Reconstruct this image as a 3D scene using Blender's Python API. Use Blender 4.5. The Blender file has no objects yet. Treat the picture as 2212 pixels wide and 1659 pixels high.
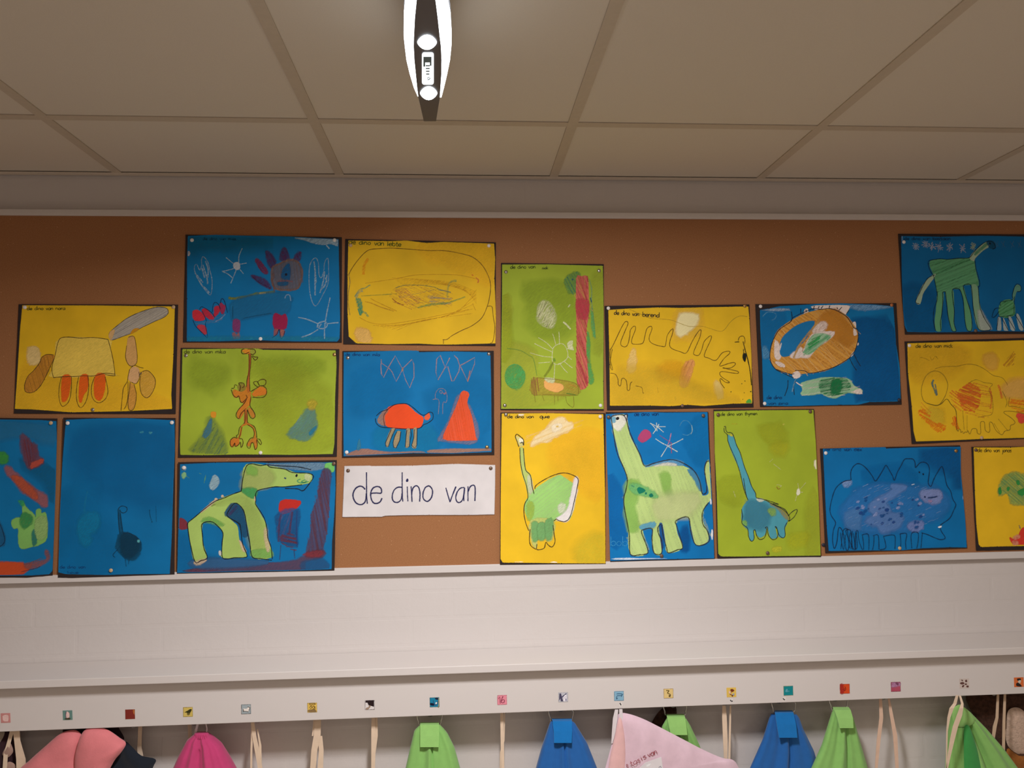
import bpy, math, random
import numpy as np
from mathutils import Vector
from mathutils.geometry import tessellate_polygon

random.seed(7)
sc = bpy.context.scene
COL = sc.collection

# ------------------------------------------------------------------ camera
IW, IH = 2212.0, 1659.0
YAW, PITCH, ROLL, FPX, DIST = 0.0663, 0.0610, -0.0130, 1658.2, 2.1454
CZ = 1.80                     # camera height above the floor
CEIL = CZ + 0.7185
def basis():
    cy, sy = math.cos(YAW), math.sin(YAW); cp, sp = math.cos(PITCH), math.sin(PITCH)
    cr, sr = math.cos(ROLL), math.sin(ROLL)
    f = Vector((sy*cp, cy*cp, sp)); r = Vector((cy, -sy, 0)); u = r.cross(f)
    return cr*r+sr*u, -sr*r+cr*u, f
RX, UX, FX = basis()
CAMP = Vector((0, -DIST, CZ))
cam = bpy.data.cameras.new('camera'); camo = bpy.data.objects.new('camera', cam); COL.objects.link(camo)
from mathutils import Matrix
m = Matrix((RX, UX, -FX)).transposed().to_4x4(); m.translation = CAMP
camo.matrix_world = m
cam.sensor_width = 36; cam.lens = FPX/IW*36; cam.clip_start = .01; cam.clip_end = 50
sc.camera = camo
def ray(px, py): return FX + RX*((px-IW/2)/FPX) - UX*((py-IH/2)/FPX)
def W(px, py, y):             # point of the vertical plane Y=y seen at a photo pixel
    d = ray(px, py); return CAMP + d*((y+DIST)/d.y)
def WZ(px, py, z):            # point of the horizontal plane Z=z
    d = ray(px, py); return CAMP + d*((z-CZ)/d.z)
PX = (DIST)/FPX               # metres per photo pixel at the wall

# ------------------------------------------------------------------ world, lights, exposure
w = bpy.data.worlds.new('world'); sc.world = w; w.use_nodes = True
w.node_tree.nodes['Background'].inputs[0].default_value = (0.9, 0.85, 0.8, 1)
w.node_tree.nodes['Background'].inputs[1].default_value = 0.0
def area(name, loc, size, power, col, tgt=None):
    l = bpy.data.lights.new(name, 'AREA'); l.shape = 'RECTANGLE'; l.size, l.size_y = size
    l.energy = power; l.color = col
    o = bpy.data.objects.new(name, l); COL.objects.link(o); o.location = loc
    if tgt: o.rotation_euler = (Vector(tgt)-Vector(loc)).to_track_quat('-Z', 'Y').to_euler()
    return o
area('lamp_and_fill_light', (0.08, -1.32, CEIL-.10), (.10, .28), 41, (.98, .96, .97))
area('lamp_and_fill_light', (1.9, -1.7, CEIL-.05), (.25, .6), 8, (1, .90, .80))
area('lamp_and_fill_light', (-2.1, -1.7, CEIL-.05), (.25, .6), 3, (1, .72, .52))
area('lamp_and_fill_light', (0.2, -3.0, CEIL-.05), (.5, .5), 10, (1, .88, .76))  # fill light added far behind the camera, not a lamp of the room
LAMP_E = 5.0
sc.view_settings.view_transform = 'Standard'; sc.view_settings.look = 'None'
sc.view_settings.exposure = -0.02; sc.view_settings.gamma = 1; sc.view_settings.use_curve_mapping = False
sc.cycles.transparent_max_bounces = 32; sc.cycles.max_bounces = 6; sc.cycles.diffuse_bounces = 4; sc.cycles.adaptive_threshold = .025
sc.cycles.sample_clamp_indirect = 4

# ------------------------------------------------------------------ helpers
def lin(c):
    o = []
    for v in c[:3]:
        v = max(0.0, min(255, v))/255
        o.append(v/12.92 if v <= .04045 else ((v+.055)/1.055)**2.4)
    return o
def nodes(m):
    m.use_nodes = True; n = m.node_tree.nodes; l = m.node_tree.links
    return n, l, n['Principled BSDF']
def mat(name, col, rough=.7, noise=0, nscale=40, bump=0, bscale=200, metal=0, col2=None, sheen=0, spec=.4, coords='Object', stretch=(1, 1, 1)):
    m = bpy.data.materials.new(name); n, l, b = nodes(m)
    c = lin(col); b.inputs['Base Color'].default_value = (*c, 1); b.inputs['Roughness'].default_value = rough
    b.inputs['Metallic'].default_value = metal; b.inputs['Specular IOR Level'].default_value = spec
    if sheen: b.inputs['Sheen Weight'].default_value = sheen
    tc = n.new('ShaderNodeTexCoord'); mp = n.new('ShaderNodeMapping'); mp.inputs['Scale'].default_value = stretch
    l.new(tc.outputs[coords], mp.inputs[0])
    if noise or col2:
        t = n.new('ShaderNodeTexNoise'); t.inputs['Scale'].default_value = nscale; t.inputs['Detail'].default_value = 4
        l.new(mp.outputs[0], t.inputs['Vector'])
        r = n.new('ShaderNodeValToRGB'); r.color_ramp.elements[0].position = .35; r.color_ramp.elements[1].position = .65
        a = lin(col2) if col2 else [x*(1-noise) for x in c]
        r.color_ramp.elements[0].color = (*a, 1); r.color_ramp.elements[1].color = (*c, 1)
        l.new(t.outputs['Fac'], r.inputs[0]); l.new(r.outputs[0], b.inputs['Base Color'])
    if bump:
        t = n.new('ShaderNodeTexNoise'); t.inputs['Scale'].default_value = bscale; t.inputs['Detail'].default_value = 3
        l.new(mp.outputs[0], t.inputs['Vector'])
        bp = n.new('ShaderNodeBump'); bp.inputs['Strength'].default_value = bump; bp.inputs['Distance'].default_value = .002
        l.new(t.outputs['Fac'], bp.inputs['Height']); l.new(bp.outputs[0], b.inputs['Normal'])
    return m
def emis(name, col, s):
    m = bpy.data.materials.new(name); n, l, b = nodes(m)
    b.inputs['Emission Color'].default_value = (*col, 1); b.inputs['Emission Strength'].default_value = s
    b.inputs['Base Color'].default_value = (.8, .8, .8, 1)
    return m

class MB:
    def __init__(s): s.v = []; s.f = []; s.c = None; s.g = {}
    def add(s, vs, fs):
        o = len(s.v); s.v += [tuple(p) for p in vs]; s.f += [tuple(i+o for i in f) for f in fs]; return o
    def box(s, x0, x1, y0, y1, z0, z1):
        s.add([(x0,y0,z0),(x1,y0,z0),(x1,y1,z0),(x0,y1,z0),(x0,y0,z1),(x1,y0,z1),(x1,y1,z1),(x0,y1,z1)],
              [(0,3,2,1),(4,5,6,7),(0,1,5,4),(1,2,6,5),(2,3,7,6),(3,0,4,7)]); return s
    def plate(s, pts, y, t):   # outline (x,z) at front depth y, thickness t going towards the wall
        n = len(pts)
        vs = [(x, y, z) for x, z in pts]+[(x, y+t, z) for x, z in pts]
        tri = tessellate_polygon([[Vector((x, z, 0)) for x, z in pts]])
        fs = [tuple(q) for q in tri]+[tuple(i+n for i in reversed(q)) for q in tri]
        fs += [(i, (i+1) % n, (i+1) % n+n, i+n) for i in range(n)]
        s.add(vs, fs); return s
    def tube(s, pts, r, n=8, closed=False, flat=1.0):
        pts = [Vector(p) for p in pts]; N = len(pts); rings = []
        for i, p in enumerate(pts):
            a = pts[(i-1) % N] if (closed or i > 0) else p; b = pts[(i+1) % N] if (closed or i < N-1) else p
            d = (b-a).normalized(); u = d.cross(Vector((0, 1, 0)))
            if u.length < .05: u = d.cross(Vector((1, 0, 0)))
            u.normalize(); v = d.cross(u)
            rr = r[i] if isinstance(r, (list, tuple)) else r
            rings.append([p+u*math.cos(k*math.tau/n)*rr+v*math.sin(k*math.tau/n)*rr*flat for k in range(n)])
        vs = [q for g in rings for q in g]; fs = []
        for i in range(N if closed else N-1):
            for k in range(n):
                j = (i+1) % N
                fs.append((i*n+k, i*n+(k+1) % n, j*n+(k+1) % n, j*n+k))
        if not closed: fs += [tuple(range(n))[::-1], tuple((N-1)*n+k for k in range(n))]
        s.add(vs, fs); return s
    def build(s, name, mats, parent=None, smooth=False, bevel=0, org=None):
        me = bpy.data.meshes.new(name); L = Vector(parent.location) if parent else Vector((0, 0, 0))
        if org: L = Vector(org)
        if parent and parent.parent: L = L+Vector(parent.parent.location)
        v = np.array(s.v, dtype=np.float64)-np.array(L)
        me.from_pydata(v.tolist(), [], s.f)
        if s.c is not None:
            at = me.color_attributes.new('ink', 'FLOAT_COLOR', 'POINT')
            at.data.foreach_set('color', np.array(s.c, dtype=np.float32).ravel())
            tt = me.attributes.new('tooth', 'FLOAT', 'POINT'); ar = np.ones(len(s.v), dtype=np.float32)
            for (a_, b_), q_ in s.g.items(): ar[a_:b_] = q_
            tt.data.foreach_set('value', ar)
        else:
            import bmesh
            bm = bmesh.new(); bm.from_mesh(me); bmesh.ops.recalc_face_normals(bm, faces=bm.faces); bm.to_mesh(me); bm.free()
        for mm in (mats if isinstance(mats, list) else [mats]): me.materials.append(mm)
        if smooth: me.polygons.foreach_set('use_smooth', [True]*len(me.polygons))
        o = bpy.data.objects.new(name, me); COL.objects.link(o)
        if parent: o.parent = parent
        elif org: o.location = org
        if bevel:
            b = o.modifiers.new('bevel', 'BEVEL'); b.width = bevel; b.segments = 2; b.limit_method = 'ANGLE'
        return o
def tag(o, label=None, cat=None, group=None, kind=None):
    if label: o['label'] = label
    if cat: o['category'] = cat
    if group: o['group'] = group
    if kind: o['kind'] = kind
    return o
def empty(name, loc, *a, **k):
    o = bpy.data.objects.new(name, None); COL.objects.link(o); o.location = loc; o.empty_display_size = .05
    return tag(o, *a, **k)
def P(s): return [tuple(float(a) for a in q.split(',')) for q in s.split()]
def smooth_line(pts, closed=False, n=4):
    if len(pts) < 3: return pts
    out = []; N = len(pts); R_ = range(N if closed else N-1)
    g = (lambda i: pts[i % N]) if closed else (lambda i: pts[max(0, min(N-1, i))])
    for i in R_:
        p0, p1, p2, p3 = g(i-1), g(i), g(i+1), g(i+2)
        for k in range(n):
            t = k/n; out.append(tuple(.5*((2*p1[a])+(-p0[a]+p2[a])*t+(2*p0[a]-5*p1[a]+4*p2[a]-p3[a])*t*t+(-p0[a]+3*p1[a]-3*p2[a]+p3[a])*t**3) for a in (0, 1)))
    if not closed: out.append(pts[-1])
    return out

# ------------------------------------------------------------------ drawing on paper: paint, crayon, ink
ILL = 1.0
def ink_material():
    m = bpy.data.materials.new('painted_paper'); n, l, b = nodes(m)
    b.inputs['Roughness'].default_value = .72; b.inputs['Specular IOR Level'].default_value = .25
    at = n.new('ShaderNodeAttribute'); at.attribute_name = 'ink'
    tc = n.new('ShaderNodeTexCoord'); geo = n.new('ShaderNodeNewGeometry')
    def noise(sc_, det, vec=None):
        t = n.new('ShaderNodeTexNoise'); t.inputs['Scale'].default_value = sc_; t.inputs['Detail'].default_value = det
        l.new(geo.outputs['Position'], t.inputs['Vector']); return t
    def math_(op, a, b2, clamp=False):
        q = n.new('ShaderNodeMath'); q.operation = op; q.use_clamp = clamp
        for i, x in enumerate((a, b2)):
            if isinstance(x, (int, float)): q.inputs[i].default_value = x
            else: l.new(x, q.inputs[i])
        return q.outputs[0]
    g = noise(900, 2); pz = noise(11, 5)
    # grain bites into half covered crayon only: a + (noise-.5)*k*a*(1-a)
    mp = n.new('ShaderNodeMapping'); mp.inputs['Scale'].default_value = (90, 90, 560)
    m0 = n.new('ShaderNodeMapping'); m0.inputs['Rotation'].default_value = (0, math.radians(38), 0); l.new(geo.outputs['Position'], m0.inputs[0]); l.new(m0.outputs[0], mp.inputs[0])
    th = n.new('ShaderNodeAttribute'); th.attribute_name = 'tooth'
    st = n.new('ShaderNodeTexNoise'); st.inputs['Scale'].default_value = 1; st.inputs['Detail'].default_value = 3; l.new(mp.outputs[0], st.inputs['Vector'])
    both = math_('ADD', math_('MULTIPLY', g.outputs['Fac'], .45), math_('MULTIPLY', st.outputs['Fac'], .55))
    k = math_('MULTIPLY', math_('MULTIPLY', math_('SUBTRACT', both, .5), 12.0), th.outputs['Fac'])
    am = math_('MULTIPLY', at.outputs['Alpha'], math_('SUBTRACT', 1.0, at.outputs['Alpha']))
    al = math_('ADD', at.outputs['Alpha'], math_('MULTIPLY', k, am), True)
    l.new(al, b.inputs['Alpha'])
    # uneven poster paint
    v = math_('ADD', .78, math_('MULTIPLY', pz.outputs['Fac'], .44))
    vm = n.new('ShaderNodeVectorMath'); vm.operation = 'SCALE'
    l.new(at.outputs['Color'], vm.inputs[0]); l.new(v, vm.inputs['Scale'])
    l.new(vm.outputs[0], b.inputs['Base Color'])
    bp = n.new('ShaderNodeBump'); bp.inputs['Strength'].default_value = .15; bp.inputs['Distance'].default_value = .001
    l.new(g.outputs['Fac'], bp.inputs['Height']); l.new(bp.outputs[0], b.inputs['Normal'])
    return m
INK = ink_material()

GL = {
 'a': (.9, ["3,9 .4,1 .05,.7 0,.35 .2,.02 .5,.1 .7,.4".replace('3,9', '.7,.9'), ".72,1 .72,0"]),
 'b': (.85, ["0,2 0,0", "0,.6 .3,1 .65,.8 .65,.25 .35,0 0,.3"]),
 'c': (.75, [".6,.85 .35,1 .05,.7 .05,.3 .3,0 .6,.15"]),
 'd': (.95, [".7,.9 .4,1 .05,.7 0,.35 .2,.02 .5,.1 .7,.4", ".72,2 .72,0"]),
 'e': (.85, ["0,.5 .65,.55 .6,.88 .35,1 .05,.75 0,.4 .2,.05 .45,0 .7,.2"]),
 'h': (.85, ["0,2 0,0", "0,.6 .25,.98 .5,.95 .6,.6 .6,0"]),
 'i': (.3, ["0,1 0,0", "0,1.45 .03,1.52"]),
 'j': (.5, [".3,1 .3,-.6 0,-.9", ".3,1.45 .33,1.52"]),
 'k': (.8, ["0,2 0,0", ".55,1 0,.45 .6,0"]),
 'l': (.3, ["0,2 0,0"]),
 'm': (1.2, ["0,1 0,0", "0,.6 .2,.98 .4,.9 .45,0", ".45,.6 .65,.98 .88,.9 .92,0"]),
 'n': (.85, ["0,1 0,0", "0,.6 .25,.98 .5,.95 .6,.6 .6,0"]),
 'o': (.9, [".35,1 .05,.7 .05,.3 .35,0 .65,.3 .65,.75 .35,1"]),
 'p': (.85, ["0,1 0,-.9", "0,.6 .3,1 .65,.8 .65,.25 .35,0 0,.3"]),
 'q': (.9, [".7,.9 .4,1 .05,.7 0,.35 .2,.02 .5,.1 .7,.4", ".72,1 .72,-.9"]),
 'r': (.6, ["0,1 0,0", "0,.6 .2,.95 .5,1"]),
 's': (.65, [".5,.9 .25,1 .05,.75 .45,.4 .3,0 0,.1"]),
 't': (.6, [".25,1.6 .25,.1 .5,0", "0,1 .5,1"]),
 'u': (.85, ["0,1 0,.3 .3,0 .6,.3", ".62,1 .62,0"]),
 'v': (.75, ["0,1 .3,0 .6,1"]),
 'x': (.75, ["0,1 .6,0", ".6,1 0,0"]),
 'y': (.75, ["0,1 .3,.1", ".65,1 .1,-.9"]),
 'K': (.9, ["0,2 0,0", ".7,1.9 0,.8 .6,0"]),
 '.': (.3, ["0,.02 .03,.1"]), ' ': (.75, []),
}
def pigment(c):
    f = 1.08 if sum(c[:3]) > 270 else 1.0
    return lin([v*f for v in c])
class Paper:
    """marks are given in the pixels of an enlarged crop of the photo: origin, scale; they lie on the plane y"""
    def __init__(s, ox, oy, k, y, step=1.2e-5):
        s.ox, s.oy, s.k, s.y, s.step = ox, oy, k, y, step
        s.mb = MB(); s.mb.c = []; s.n = 0
    def w(s, p):
        q = W(s.ox+p[0]/s.k, s.oy+p[1]/s.k, s.y); return (q.x, q.z)
    clip = None
    def cl(s, p):             # keep paint on the sheet
        if s.clip is None: return p
        x, z = p; C = s.clip; n_ = len(C); ins = False; best = None
        for i in range(n_):
            (x0, z0), (x1, z1) = C[i], C[(i+1) % n_]
            if (z0 > z) != (z1 > z) and x < x0+(z-z0)/(z1-z0)*(x1-x0): ins = not ins
        if ins: return p
        for i in range(n_):
            (x0, z0), (x1, z1) = C[i], C[(i+1) % n_]; dx, dz = x1-x0, z1-z0
            t = max(0, min(1, ((x-x0)*dx+(z-z0)*dz)/(dx*dx+dz*dz+1e-12))); q = (x0+t*dx, z0+t*dz); d = math.dist(q, p)
            if best is None or d < best[0]: best = (d, q)
        return best[1]
    def next(s): s.n += 1; return s.y-s.step*s.n
    def tris(s, pts, y, col, a):
        tri = tessellate_polygon([[Vector((x, z, 0)) for x, z in pts]])
        s.mb.add([(x, y, z) for x, z in pts], tri); s.mb.c += [(*col, a)]*len(pts)
    def base(s, outline, col, zig=True, amp=.75, pitch=3.1, t=.0004):
        pts = outline if isinstance(outline, list) else P(outline)
        px = [(s.ox+a/s.k, s.oy+b/s.k) for a, b in pts]; out = []; N = len(px)
        cx = sum(p[0] for p in px)/N; cy = sum(p[1] for p in px)/N
        if zig:
            sh = []
            for a, b2 in px:
                d = math.dist((a, b2), (cx, cy)); f = 1-1.4/d; sh.append((cx+(a-cx)*f, cy+(b2-cy)*f))
            s.clip = [(q.x, q.z) for q in (W(a, b2, s.y) for a, b2 in sh)]
        for i in range(N):
            a, b = px[i], px[(i+1) % N]; L = math.dist(a, b); n = max(1, int(L/(pitch/2)))
            nx, ny = (b[1]-a[1])/L, -(b[0]-a[0])/L
            for j in range(n):
                t_ = j/n; o = (amp*(1 if j % 2 else -1)*random.uniform(.7, 1.2)) if zig else 0
                out.append((a[0]+(b[0]-a[0])*t_+nx*o, a[1]+(b[1]-a[1])*t_+ny*o))
        ww = [W(p[0], p[1], s.y) for p in out]; ww = [(q.x, q.z) for q in ww]
        n0 = len(s.mb.v); s.mb.plate(ww, s.y, t); c = lin(col); s.mb.c += [(*c, 1)]*(len(s.mb.v)-n0)
        return s
    def F(s, pts, col, a=.85, fe=2.0, smooth=True, tex=0):
        pts = P(pts) if isinstance(pts, str) else pts
        if smooth: pts = smooth_line(pts, True, 3)
        ww = [s.cl(s.w(p)) for p in pts]
        ar = sum(ww[i][0]*ww[(i+1) % len(ww)][1]-ww[(i+1) % len(ww)][0]*ww[i][1] for i in range(len(ww)))
        if ar < 0: ww.reverse()
        y = s.next(); c = pigment(col); n0 = len(s.mb.v); s.tris(ww, y, c, a)
        if fe > 0:
            N = len(ww); out = []
            for i in range(N):
                p, q, r = ww[i-1], ww[i], ww[(i+1) % N]
                dx, dz = r[0]-p[0], r[1]-p[1]; L = math.hypot(dx, dz) or 1e-9
                f = fe*PX*random.uniform(.6, 1.4); out.append(s.cl((q[0]+dz/L*f, q[1]-dx/L*f)))
            s.mb.add([(x, y, z) for x, z in ww+out], [(i, (i+1) % N, (i+1) % N+N, i+N) for i in range(N)])
            s.mb.c += [(*c, a)]*N+[(*c, 0)]*N
        if fe >= 6: s.mb.g[(n0, len(s.mb.v))] = .3
        return s
    def S(s, pts, col, wd=1.2, a=.92, closed=False, sm=True, vary=.25):
        pts = P(pts) if isinstance(pts, str) else pts
        if sm: pts = smooth_line(pts, closed, 4)
        if closed: pts = pts+[pts[0]]
        ww = [s.cl(s.w(p)) for p in pts]; N = len(ww)
        if N < 2: return s
        y = s.next(); c = pigment(col); vs = []; cs = []
        for i in range(N):
            p, q = ww[max(0, i-1)], ww[min(N-1, i+1)]
            dx, dz = q[0]-p[0], q[1]-p[1]; L = math.hypot(dx, dz) or 1e-9
            h = .5*wd*PX*random.uniform(1-vary, 1+vary); nx, nz = dz/L, -dx/L; f = h+.35*PX
            x, z = ww[i]; al = a*random.uniform(1-vary*.5, 1)
            vs += [(x-nx*f, y, z-nz*f), (x-nx*h*.6, y, z-nz*h*.6), (x+nx*h*.6, y, z+nz*h*.6), (x+nx*f, y, z+nz*f)]
            cs += [(*c, 0), (*c, al), (*c, al), (*c, 0)]
        fs = [(4*i+k, 4*i+k+1, 4*i+k+5, 4*i+k+4) for i in range(N-1) for k in range(3)]
        s.mb.add(vs, fs); s.mb.c += cs
        return s
    def H(s, pts, col, ang=20, sp=3.0, wd=2.0, a=.6, jit=.5):
        """crayon hatching: strokes clipped to an outline"""
        pts = P(pts) if isinstance(pts, str) else pts
        pts = smooth_line(pts, True, 3); t = math.radians(ang); ca, sa = math.cos(t), math.sin(t)
        rot = [(x*ca+y*sa, -x*sa+y*ca) for x, y in pts]; lo = min(q[1] for q in rot); hi = max(q[1] for q in rot)
        v = lo+sp*s.k*.5
        while v < hi:
            xs = []
            for i in range(len(rot)):
                (x0, y0), (x1, y1) = rot[i], rot[(i+1) % len(rot)]
                if (y0 <= v) != (y1 <= v): xs.append(x0+(v-y0)/(y1-y0)*(x1-x0))
            xs.sort()
            for i in range(0, len(xs)-1, 2):
                a0, a1 = xs[i]+random.uniform(-1, 1)*s.k, xs[i+1]+random.uniform(-1, 1)*s.k
                v1 = v+random.uniform(-jit, jit)*sp*s.k*2.2; v0_ = v; v = v+random.uniform(-jit, jit)*sp*s.k
                n = max(2, int((a1-a0)/(6*s.k))+1)
                line = [(a0+(a1-a0)*j/(n-1), v+(v1-v)*j/(n-1)+random.uniform(-.25, .25)*s.k) for j in range(n)]
                s.S([(x*ca-y*sa, x*sa+y*ca) for x, y in line], col, wd*random.uniform(.6, 1.5), a*random.uniform(.35, 1.0), sm=False, vary=.3)
                s.n -= .8; v = v0_
            v += sp*s.k*random.uniform(.7, 1.3)
        s.n = math.ceil(s.n)
        return s
    def T(s, text, x0, y0, x1, y1, xh, col, wd=1.0, a=.9):
        tot = sum(GL[ch][0] for ch in text); sx = (math.dist((x0, y0), (x1, y1)))/tot
        dx, dy = (x1-x0)/(tot*sx), (y1-y0)/(tot*sx); cur = 0
        for ch in text:
            wd_, st = GL[ch]
            for q in st:
                pts = [((cur+px)*sx, py*xh*random.uniform(.96, 1.04)) for px, py in P(q)]
                s.S([(x0+dx*u+dy*v*1.0, y0+dy*u-dx*v) for u, v in pts], col, wd, a, sm=len(pts) > 2, vary=.15)
            cur += wd_
        return s

# ------------------------------------------------------------------ materials
M_WALL = bpy.data.materials.new('white_painted_brick')
n, l, b = nodes(M_WALL)
b.inputs['Base Color'].default_value = (*lin((208, 201, 197)), 1); b.inputs['Roughness'].default_value = .55
tc = n.new('ShaderNodeTexCoord'); mp = n.new('ShaderNodeMapping'); mp.inputs['Rotation'].default_value = (math.radians(90), 0, 0)
l.new(tc.outputs['Object'], mp.inputs[0])
mp.inputs['Location'].default_value = (.03, CZ-.5015+.0717*20-.005, 0)
bt = n.new('ShaderNodeTexBrick'); bt.inputs['Scale'].default_value = 1; bt.inputs['Brick Width'].default_value = .221
bt.inputs['Row Height'].default_value = .0717; bt.inputs['Mortar Size'].default_value = .006; bt.inputs['Mortar Smooth'].default_value = .5
l.new(mp.outputs[0], bt.inputs['Vector'])
nz = n.new('ShaderNodeTexNoise'); nz.inputs['Scale'].default_value = 90; nz.inputs['Detail'].default_value = 5; l.new(tc.outputs['Object'], nz.inputs['Vector'])
nb = n.new('ShaderNodeTexNoise'); nb.inputs['Scale'].default_value = 9; nb.inputs['Detail'].default_value = 3; l.new(tc.outputs['Object'], nb.inputs['Vector'])
ml = n.new('ShaderNodeMath'); ml.operation = 'MULTIPLY'; ml.inputs[1].default_value = -.13; l.new(bt.outputs['Fac'], ml.inputs[0])
m2 = n.new('ShaderNodeMath'); m2.operation = 'MULTIPLY_ADD'; m2.inputs[1].default_value = .3; l.new(nz.outputs['Fac'], m2.inputs[0]); l.new(ml.outputs[0], m2.inputs[2])
m3 = n.new('ShaderNodeMath'); m3.operation = 'MULTIPLY_ADD'; m3.inputs[1].default_value = 1.2; l.new(nb.outputs['Fac'], m3.inputs[0]); l.new(m2.outputs[0], m3.inputs[2])
bp = n.new('ShaderNodeBump'); bp.inputs['Strength'].default_value = .5; bp.inputs['Distance'].default_value = .003
l.new(m3.outputs[0], bp.inputs['Height']); l.new(bp.outputs[0], b.inputs['Normal'])

M_CORK = bpy.data.materials.new('cork_linoleum')
n, l, b = nodes(M_CORK); b.inputs['Roughness'].default_value = .8; b.inputs['Specular IOR Level'].default_value = .25
tc = n.new('ShaderNodeTexCoord')
a1 = n.new('ShaderNodeTexNoise'); a1.inputs['Scale'].default_value = 420; a1.inputs['Detail'].default_value = 3; l.new(tc.outputs['Object'], a1.inputs['Vector'])
a2 = n.new('ShaderNodeTexVoronoi'); a2.inputs['Scale'].default_value = 55; l.new(tc.outputs['Object'], a2.inputs['Vector'])
r1 = n.new('ShaderNodeValToRGB'); r1.color_ramp.elements[0].position = .3; r1.color_ramp.elements[1].position = .7
r1.color_ramp.elements[0].color = (*lin((148, 99, 62)), 1); r1.color_ramp.elements[1].color = (*lin((168, 117, 77)), 1)
l.new(a1.outputs['Fac'], r1.inputs[0])
r2 = n.new('ShaderNodeValToRGB'); r2.color_ramp.elements[0].position = .045; r2.color_ramp.elements[1].position = .07
r2.color_ramp.elements[0].color = (1, 1, 1, 1); r2.color_ramp.elements[1].color = (0, 0, 0, 1); l.new(a2.outputs['Distance'], r2.inputs[0])
mx = n.new('ShaderNodeMix'); mx.data_type = 'RGBA'; l.new(r2.outputs[0], mx.inputs['Factor']); l.new(r1.outputs[0], mx.inputs['A']); mx.inputs['B'].default_value = (*lin((196, 150, 108)), 1)
l.new(mx.outputs['Result'], b.inputs['Base Color'])

M_WHITE = mat('white_painted_wood', (212, 205, 201), rough=.42, bump=.05, bscale=60)
M_TILE = mat('ceiling_tile', (214, 203, 188), rough=.95, noise=.02, nscale=300, bump=.1, bscale=500)
M_BAR = mat('ceiling_grid_bar', (196, 181, 162), rough=.8, noise=.04, nscale=80)
M_BLACK = mat('black_card', (44, 33, 32), rough=.85, noise=.2, nscale=20, bump=.1, bscale=300)
M_FLOOR = mat('pale_linoleum', (196, 184, 170), rough=.6, noise=.1, nscale=30)
M_METAL = mat('nickel_wire', (200, 198, 192), rough=.25, metal=1)
M_HOOK = mat('grey_plastic_hook', (190, 186, 184), rough=.5)
M_TACK = {
 'white': mat('white_tack', (232, 226, 222), rough=.35), 'silver': mat('silver_tack', (190, 186, 180), rough=.22, metal=1),
 'brass': mat('brass_tack', (176, 138, 86), rough=.35, metal=.8), 'brown': mat('brown_tack', (116, 92, 76), rough=.4, metal=.4),
 'tan': mat('tan_tack', (196, 166, 128), rough=.4), 'copper': mat('copper_tack', (196, 122, 78), rough=.35, metal=.6),
 'dark': mat('dark_tack', (40, 42, 58), rough=.4)}
def fabric(name, col, sheen=.2, bs=900):
    return mat(name, col, rough=.9, noise=.06, nscale=60, bump=.25, bscale=bs, sheen=sheen, spec=.2)

# ------------------------------------------------------------------ the room
XL, XR, YB = -4.2, 4.4, -3.6
def struct(name, mb, m, **k): return tag(mb.build(name, m, **k), kind='structure')
struct('wall_back', MB().box(XL, XR, 0, .12, 0, CEIL+.15), M_WALL)
struct('wall_front', MB().box(XL, XR, YB-.12, YB, 0, CEIL+.15), M_WHITE)
struct('wall_left', MB().box(XL-.12, XL, YB-.12, .12, 0, CEIL+.15), M_WHITE)
struct('wall_right', MB().box(XR, XR+.12, YB-.12, .12, 0, CEIL+.15), M_WHITE)
struct('floor', MB().box(XL-.12, XR+.12, YB-.12, .12, -.1, 0), M_FLOOR)
# suspended ceiling: tiles sit in a grid of flat bars
GX0, GY0, TS = -.3328, -.3915, .6
cm = MB(); bars = MB()
xs = [GX0+TS*k for k in range(-7, 9)]; ys = [GY0-TS*k for k in range(-1, 7)]; ys[0] = -.020
for i in range(len(xs)-1):
    for j in range(len(ys)-1):
        x0, x1 = max(xs[i], XL)+.003, min(xs[i+1], XR)-.003; y1, y0 = ys[j]-.003, max(ys[j+1], YB)+.003
        if x1 > x0 and y1 > y0: cm.box(x0, x1, y0, y1, CEIL+.0015, CEIL+.018)
struct('ceiling', cm, M_TILE)
for x in xs:
    if XL < x < XR: bars.box(x-.012, x+.012, YB, -.024, CEIL-.0012, CEIL+.0012)
for y in ys[1:]:
    if y > YB: bars.box(XL, XR, y-.012, y+.012, CEIL-.001, CEIL+.001)
struct('trim_1', bars, M_BAR)
struct('trim_2', MB().box(XL, XR, -.026, -.0045, CEIL-.003, CEIL-.001), mat('wall_angle', (206, 192, 176), rough=.7))

# ------------------------------------------------------------------ pin board
ZT, ZB = CZ+.5994, CZ-.3828
YC, YR = -.014, -.021                      # cork face, rail face
top = W(1100, 464.5, YR).z
pb = empty('pin_board', (0, YC, ZB), 'long brown cork pin board with white painted rails, hung full of childrens paintings', 'pin board')
MB().box(XL+.3, XR-.3, YC, -.001, ZB+.01, ZT+.004).build('cork_panel', M_CORK, pb)
MB().box(XL+.3, XR-.3, YR, -.0005, ZT, ZT+.0165).build('rail', M_WHITE, pb, bevel=.001)
zb1 = W(1100, 1218.5, YR).z
MB().box(XL+.3, XR-.3, YR, -.0005, ZB, zb1).build('rail', M_WHITE, pb, bevel=.001)

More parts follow.
